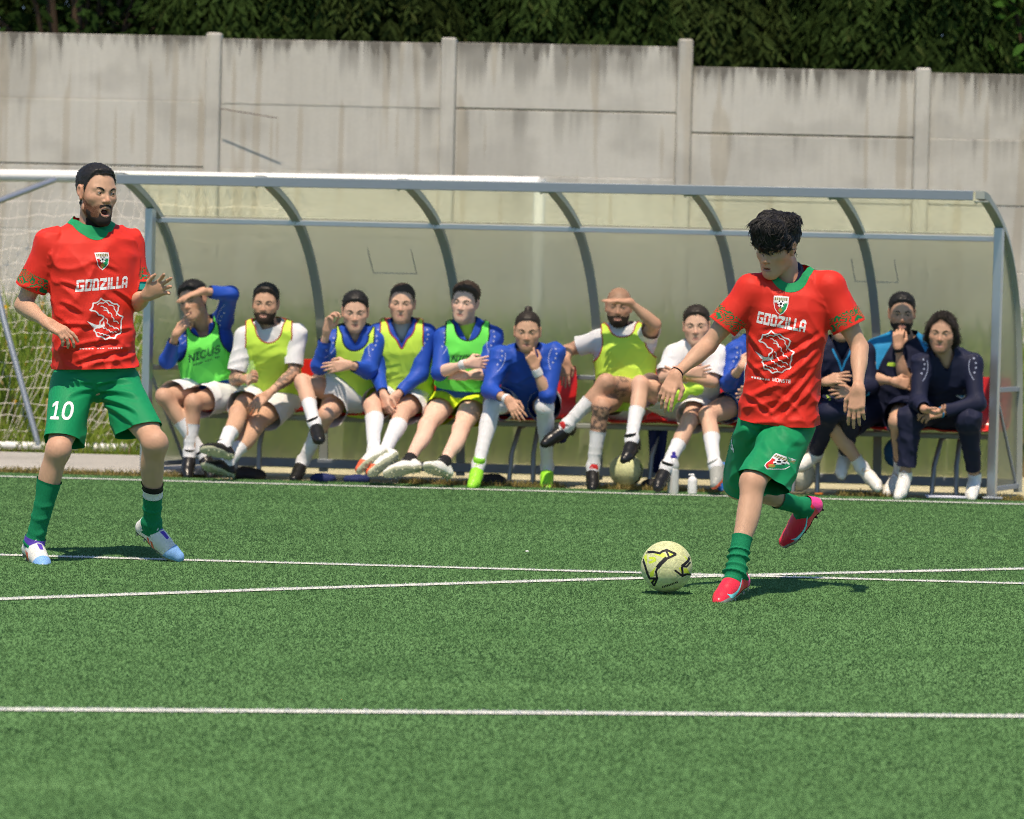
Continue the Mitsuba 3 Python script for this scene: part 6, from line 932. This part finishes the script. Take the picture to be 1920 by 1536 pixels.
def bench6():
    p = Person('person_007', POSES['P6'], brow=0.12, face=(2, -6, 1), hair='dark', style='bun', hlen=.006, recede=.004, skin='mid', stubble=.4, hands={'r': dict(n=np.array([.1, .9, -.2]), curl=(.25, .25, .3, .35), spread=.14), 'l': dict(n=np.array([.1, 1.0, .3]), curl=(.5, .5, .55, .6), thumb=.5)})
    p.body(); p.face(); jacket(p, sl={'r': 1.60, 'l': 1.10}, zipv=.02); p.shorts('grey_cloth', .70, rad=(.108, .106)); p.sock('r', 'white_cloth', -.45, g=.004, over=True); p.sock('l', 'white_cloth', -.20, g=.004, over=True); [p.boot(q, 'boot_neon', 'boot_neon', hi=.055, laces='neon_yellow') for q in 'rl']
    J = p.J; p.ring('wristband', J['wr_r'] + .02 * nrm(J['el_r'] - J['wr_r']), J['wr_r'] - J['el_r'], .027, .035, 'white_cloth'); p.ring('wristband', J['wr_l'] + .03 * nrm(J['el_l'] - J['wr_l']), J['wr_l'] - J['el_l'], .028, .05, 'white_cloth'); return p
def bench7():
    p = Person('person_008', POSES['P7'], face=(4, -2, 1), hair='dark', style='bald', fuzz=.28, skin='tan', beard=.0012, stubble=.72, build=1.04, hands={'r': dict(n=np.array([.1, 1.0, .1]), curl=(.2, .22, .25, .3), spread=.1), 'l': dict(n=np.array([0, .15, -1]), curl=(.06, .06, .08, .1), thumb=.3, spread=.02)},
        tattoo=(('kn_r', 'an_r', -.02, .5, .85, 48), ('hip_l', 'kn_l', .62, .9, .6, 40)))
    p.body(); p.face(); p.cloth('shirt', 'white_cloth', .62, loose=.6, infl=.012, hem=-.02, fold_amp=.008, neckcut=.022); p.bib('neon_yellow', 'red_trim', hem=-.06); p.shorts('white_cloth', .34); p.sock('l', 'white_cloth', .42); p.sock('r', 'white_cloth', .40); [p.boot(q, 'boot_black', 'sole_dark', hi=.03, laces='white_cloth') for q in 'rl']
    for q in 'rl': d, up, l = p.foot[q]; p.emit('boot_tongue', solid([(EL(p.J['an_' + q] + .036 * d + .012 * up, (.030, .012, .034), np.stack([l, nrm(d + .4 * up), nrm(up - .4 * d)])), 0)], .006, pad=.01), 'print_red')
    return p
def bench8():
    p = Person('person_009', POSES['P8'], brow=0.09, face=(6, -2, -2), hair='dark', hlen=.012, skin='fair', hands={'r': dict(n=np.array([.1, 1.0, 0])), 'l': dict(n=np.array([0, 1.0, 0]))})
    p.body(); p.face(); p.cloth('shirt', 'white_cloth', .85, loose=.6, infl=.014, hem=-.02, fold_amp=.009, neckcut=.01); p.shorts('white_cloth', .74, rad=(.112, .110)); p.sock('r', 'white_cloth', .45); p.sock('l', 'white_cloth', .48); [p.boot(q, 'boot_black', 'sole_dark', hi=.04) for q in 'rl']; return p
def bench9():
    p = Person('person_010', POSES['P9'], face=(4, -4, 0), hair='dark', skin='fair', hands={'r': dict(n=np.array([.3, 1.0, 0]), curl=(.6, .6, .6, .6))})
    p.body(); p.face(); jacket(p, sl=1.55); p.shorts('white_cloth', .40); p.sock('r', 'white_cloth', .42); p.sock('l', 'white_cloth', .42); [p.boot(q, 'boot_grey', 'boot_orange', hi=.03) for q in 'rl']; return p
def bench10():
    p = Person('person_011', POSES['P10'], face=(4, -4, 0), hair='dark', skin='mid', stubble=.4, hands={'r': dict(n=np.array([0, .8, -.5]), curl=(.2, .25, .3, .3), spread=.12), 'l': dict(n=np.array([0, 1.0, -.3]))})
    p.body(); p.face(); jacket(p, 'navy', sl=1.9, dots=None, line=False, zipv=.11); c = p.last; J = p.J; inner(p, 'navy'); g = unary_union([LineString([(-.06, .0), (-.02, -.07), (0, -.13), (.0, -.30)]).buffer(.006), LineString([(.06, .0), (.02, -.07), (0, -.13)]).buffer(.006)]); p.emit('jacket__piping', decal(g, J['neck'] + .0 * p.w, p.lat1, p.w, c, .003, .014), 'cyan'); p.emit('jacket__panel', decal(Polygon([(.03, -.33), (.17, -.2), (.19, -.36), (.10, -.42)]), J['neck'], p.lat1, p.w, c, .003, .01), 'cyan')
    p.shorts('navy', 1.0, pant=True); [p.emit('trousers__chevrons', decal(unary_union([Point(0, -.03 * i).buffer(.007) for i in range(6)]), J['hip_r'] + .35 * (J['kn_r'] - J['hip_r']), np.array([1.0, 0, 0]), np.array([0, .5, .8]), p.last, .003, .01), 'neon_yellow')]
    p.sock('r', 'white_cloth', .85); p.sock('l', 'white_cloth', .85); [p.boot(q, 'boot_white', 'boot_grey', hi=.03) for q in 'rl']; return p
def bench11():
    p = Person('person_012', POSES['P11'], brow=0.12, face=(3, -4, 0), hair='black', hlen=.013, skin='mid', beard=.0012, stubble=.72, hands={'l': dict(n=np.array([.2, 1.0, .1]), curl=(.9, .95, 1, 1.05), thumb=.6), 'r': dict(n=np.array([0, 1.0, -.2]), curl=(.2, .25, .3, .3))})
    p.body(); p.face(); p.cloth('shirt', 'navy', .80, loose=.6, infl=.013, hem=-.02, fold_amp=.008, neckcut=.01); c = p.last; J = p.J
    for q in 'rl':
        a, e = J['sh_' + q], J['el_' + q]; N = vnorm(*c); sg = 1 if q == 'l' else -1; x = ((c[0] - J['neck']) @ p.lat1) * sg; z = (c[0] - J['neck']) @ p.w; v = x - .085 + .45 * np.minimum(z + .03, 0) * -1 * -1; c2 = clip(c[0], c[1], np.minimum(x - .085 + .55 * z, .4), N); p.emit('shirt__sleeve_panel', (c2[0] + .0018 * c2[2], c2[1]), 'cyan')
    p.emit('shirt__badge', decal(Point(0, 0).buffer(.032), J['neck'] - .14 * p.w + .065 * p.lat1, p.lat1, p.w, c, .003, .014), 'print_white'); p.emit('shirt__mark', decal(Polygon([(-.03, -.012), (.02, -.016), (.032, .0), (.01, .014), (-.025, .01)]), J['neck'] - .15 * p.w - .085 * p.lat1, p.lat1, p.w, c, .003, .014), 'neon_yellow')
    p.shorts('navy', .72); p.sock('r', 'white_cloth', .74); p.sock('l', 'white_cloth', .74); [p.boot(q, 'boot_white', 'boot_grey', studs=False, laces='gold') for q in 'rl']; [p.emit('boot__swirl', decal(unary_union([LineString([(-.02, -.06), (.03, -.02), (.08, -.04), (.13, -.05)]).buffer(.006), LineString([(.02, -.065), (.06, -.045), (.11, -.065)]).buffer(.005)]), p.J['an_l'], p.foot['l'][0], p.foot['l'][1], p.bm, .002, .008, .2), 'gold')]; p.ring('watch', J['wr_l'] + .012 * nrm(J['el_l'] - J['wr_l']), J['wr_l'] - J['el_l'], .027, .022, 'black_cloth'); return p
def bench12():
    p = Person('person_013', POSES['P12'], brow=0.12, face=(12, -3, 3), hair='dark', style='long', lstr=.045, nstr=1500, skin='tan', stubble=.45, hk=1.06, hands={'r': dict(n=np.array([.4, -.2, .8]), d=np.array([.8, -.5, -.25]), curl=(.6, .6, .65, .7)), 'l': dict(n=np.array([-.3, .6, -.6]), d=np.array([-.85, -.4, -.1]), curl=(.6, .65, .7, .7))})
    p.body(); p.face(); jacket(p, 'navy', sl=1.88, zipv=.06, fold_amp=.010, hem=-.04); c = p.last; J = p.J
    nk = J['neck']; th = np.linspace(-2.5, 2.5, 26); nd = p.w; pts = np.array([nk + nd * (.012 - .075 * max(0, math.cos(t)) ** 2) + p.lat1 * .098 * math.sin(t) + p.front * (.085 * math.cos(t) - .01) for t in th]); p.emit('hood', tube(pts, .030 + .012 * np.sin(np.arange(26) * .8) ** 2 * .3, 9), 'navy')
    p.emit('jacket__badge', decal(Point(0, 0).buffer(.036), nk - .19 * p.w + .075 * p.lat1, p.lat1, p.w, c, .003, .014), 'print_white'); p.emit('jacket__badge__centre', decal(Point(0, 0).buffer(.024), nk - .19 * p.w + .075 * p.lat1, p.lat1, p.w, c, .0036, .014), 'cyan')
    p.shorts('navy', .86, pant=True, fold_amp=.009); [p.boot(q, 'boot_white', 'boot_grey', hi=.02, studs=False, laces='white_cloth') for q in 'rl']; p.ring('bracelet', J['wr_l'] + .01 * nrm(J['el_l'] - J['wr_l']), J['wr_l'] - J['el_l'], .030, .012, 'cyan'); return p
def inner(p, m):
    J = p.J; nd = nrm(p.head.w((0, -.03, -.06)) - J['neck']); p.emit('undershirt', solid([(EL(J['neck'] - .055 * p.w + .028 * p.front, (.075, .052, .075), np.stack([p.lat1, p.front, p.w])), 0), (RC(J['neck'] - .02 * p.w, J['neck'] + .004 * nd, .063, .062), .02)], .006, pad=.01), m)
mat('boot_cyan_band', (.02, .33, .29), .7)
LAB = ['shouting bearded man in red shirt and green shorts numbered ten, standing at left', 'young man in red shirt and green shorts running at the ball with lowered head',
       'seated man in bright green bib and blue jacket shading his eyes with one arm', 'seated bearded man in yellow bib over white shirt with tattooed forearms holding a bottle',
       'seated man in yellow bib, one hand raised beside his head, legs crossed', 'seated man in deep V necked yellow bib, hands clasped between his knees',
       'seated man in bright green bib and yellow shorts, arms crossed, legs stretched out', 'man with hair in a bun leaning forward, hand over mouth, white leg sleeves',
       'bald bearded man in yellow bib saluting against the sun, legs crossed, tattooed shin', 'smiling man in plain white shirt with folded arms behind the running player',
       'man in blue jacket mostly hidden behind the running player, holding a white bottle', 'man in navy tracksuit with light blue zip, face hidden by the red sleeve',
       'seated man in navy shirt with light blue sleeves, fist at mouth, black watch', 'long haired man in navy hooded tracksuit, hands joined, rightmost on the bench']
MAKERS = [player_a, player_b, bench1, bench2, bench3, bench4, bench5, bench6, bench7, bench8, bench9, bench10, bench11, bench12]
def people(sel=None):
    idx = list(range(14)) if sel is None else sel
    with ThreadPoolExecutor(4) as ex: ps = list(ex.map(lambda i: MAKERS[i](), idx))
    for i, p in zip(idx, ps): p.flush(LAB[i], None if i < 2 else 'substitutes and staff on the bench')
import os, time
t0 = time.time(); people(eval(os.environ.get('SEL', 'None'))); print('people', time.time() - t0); props()
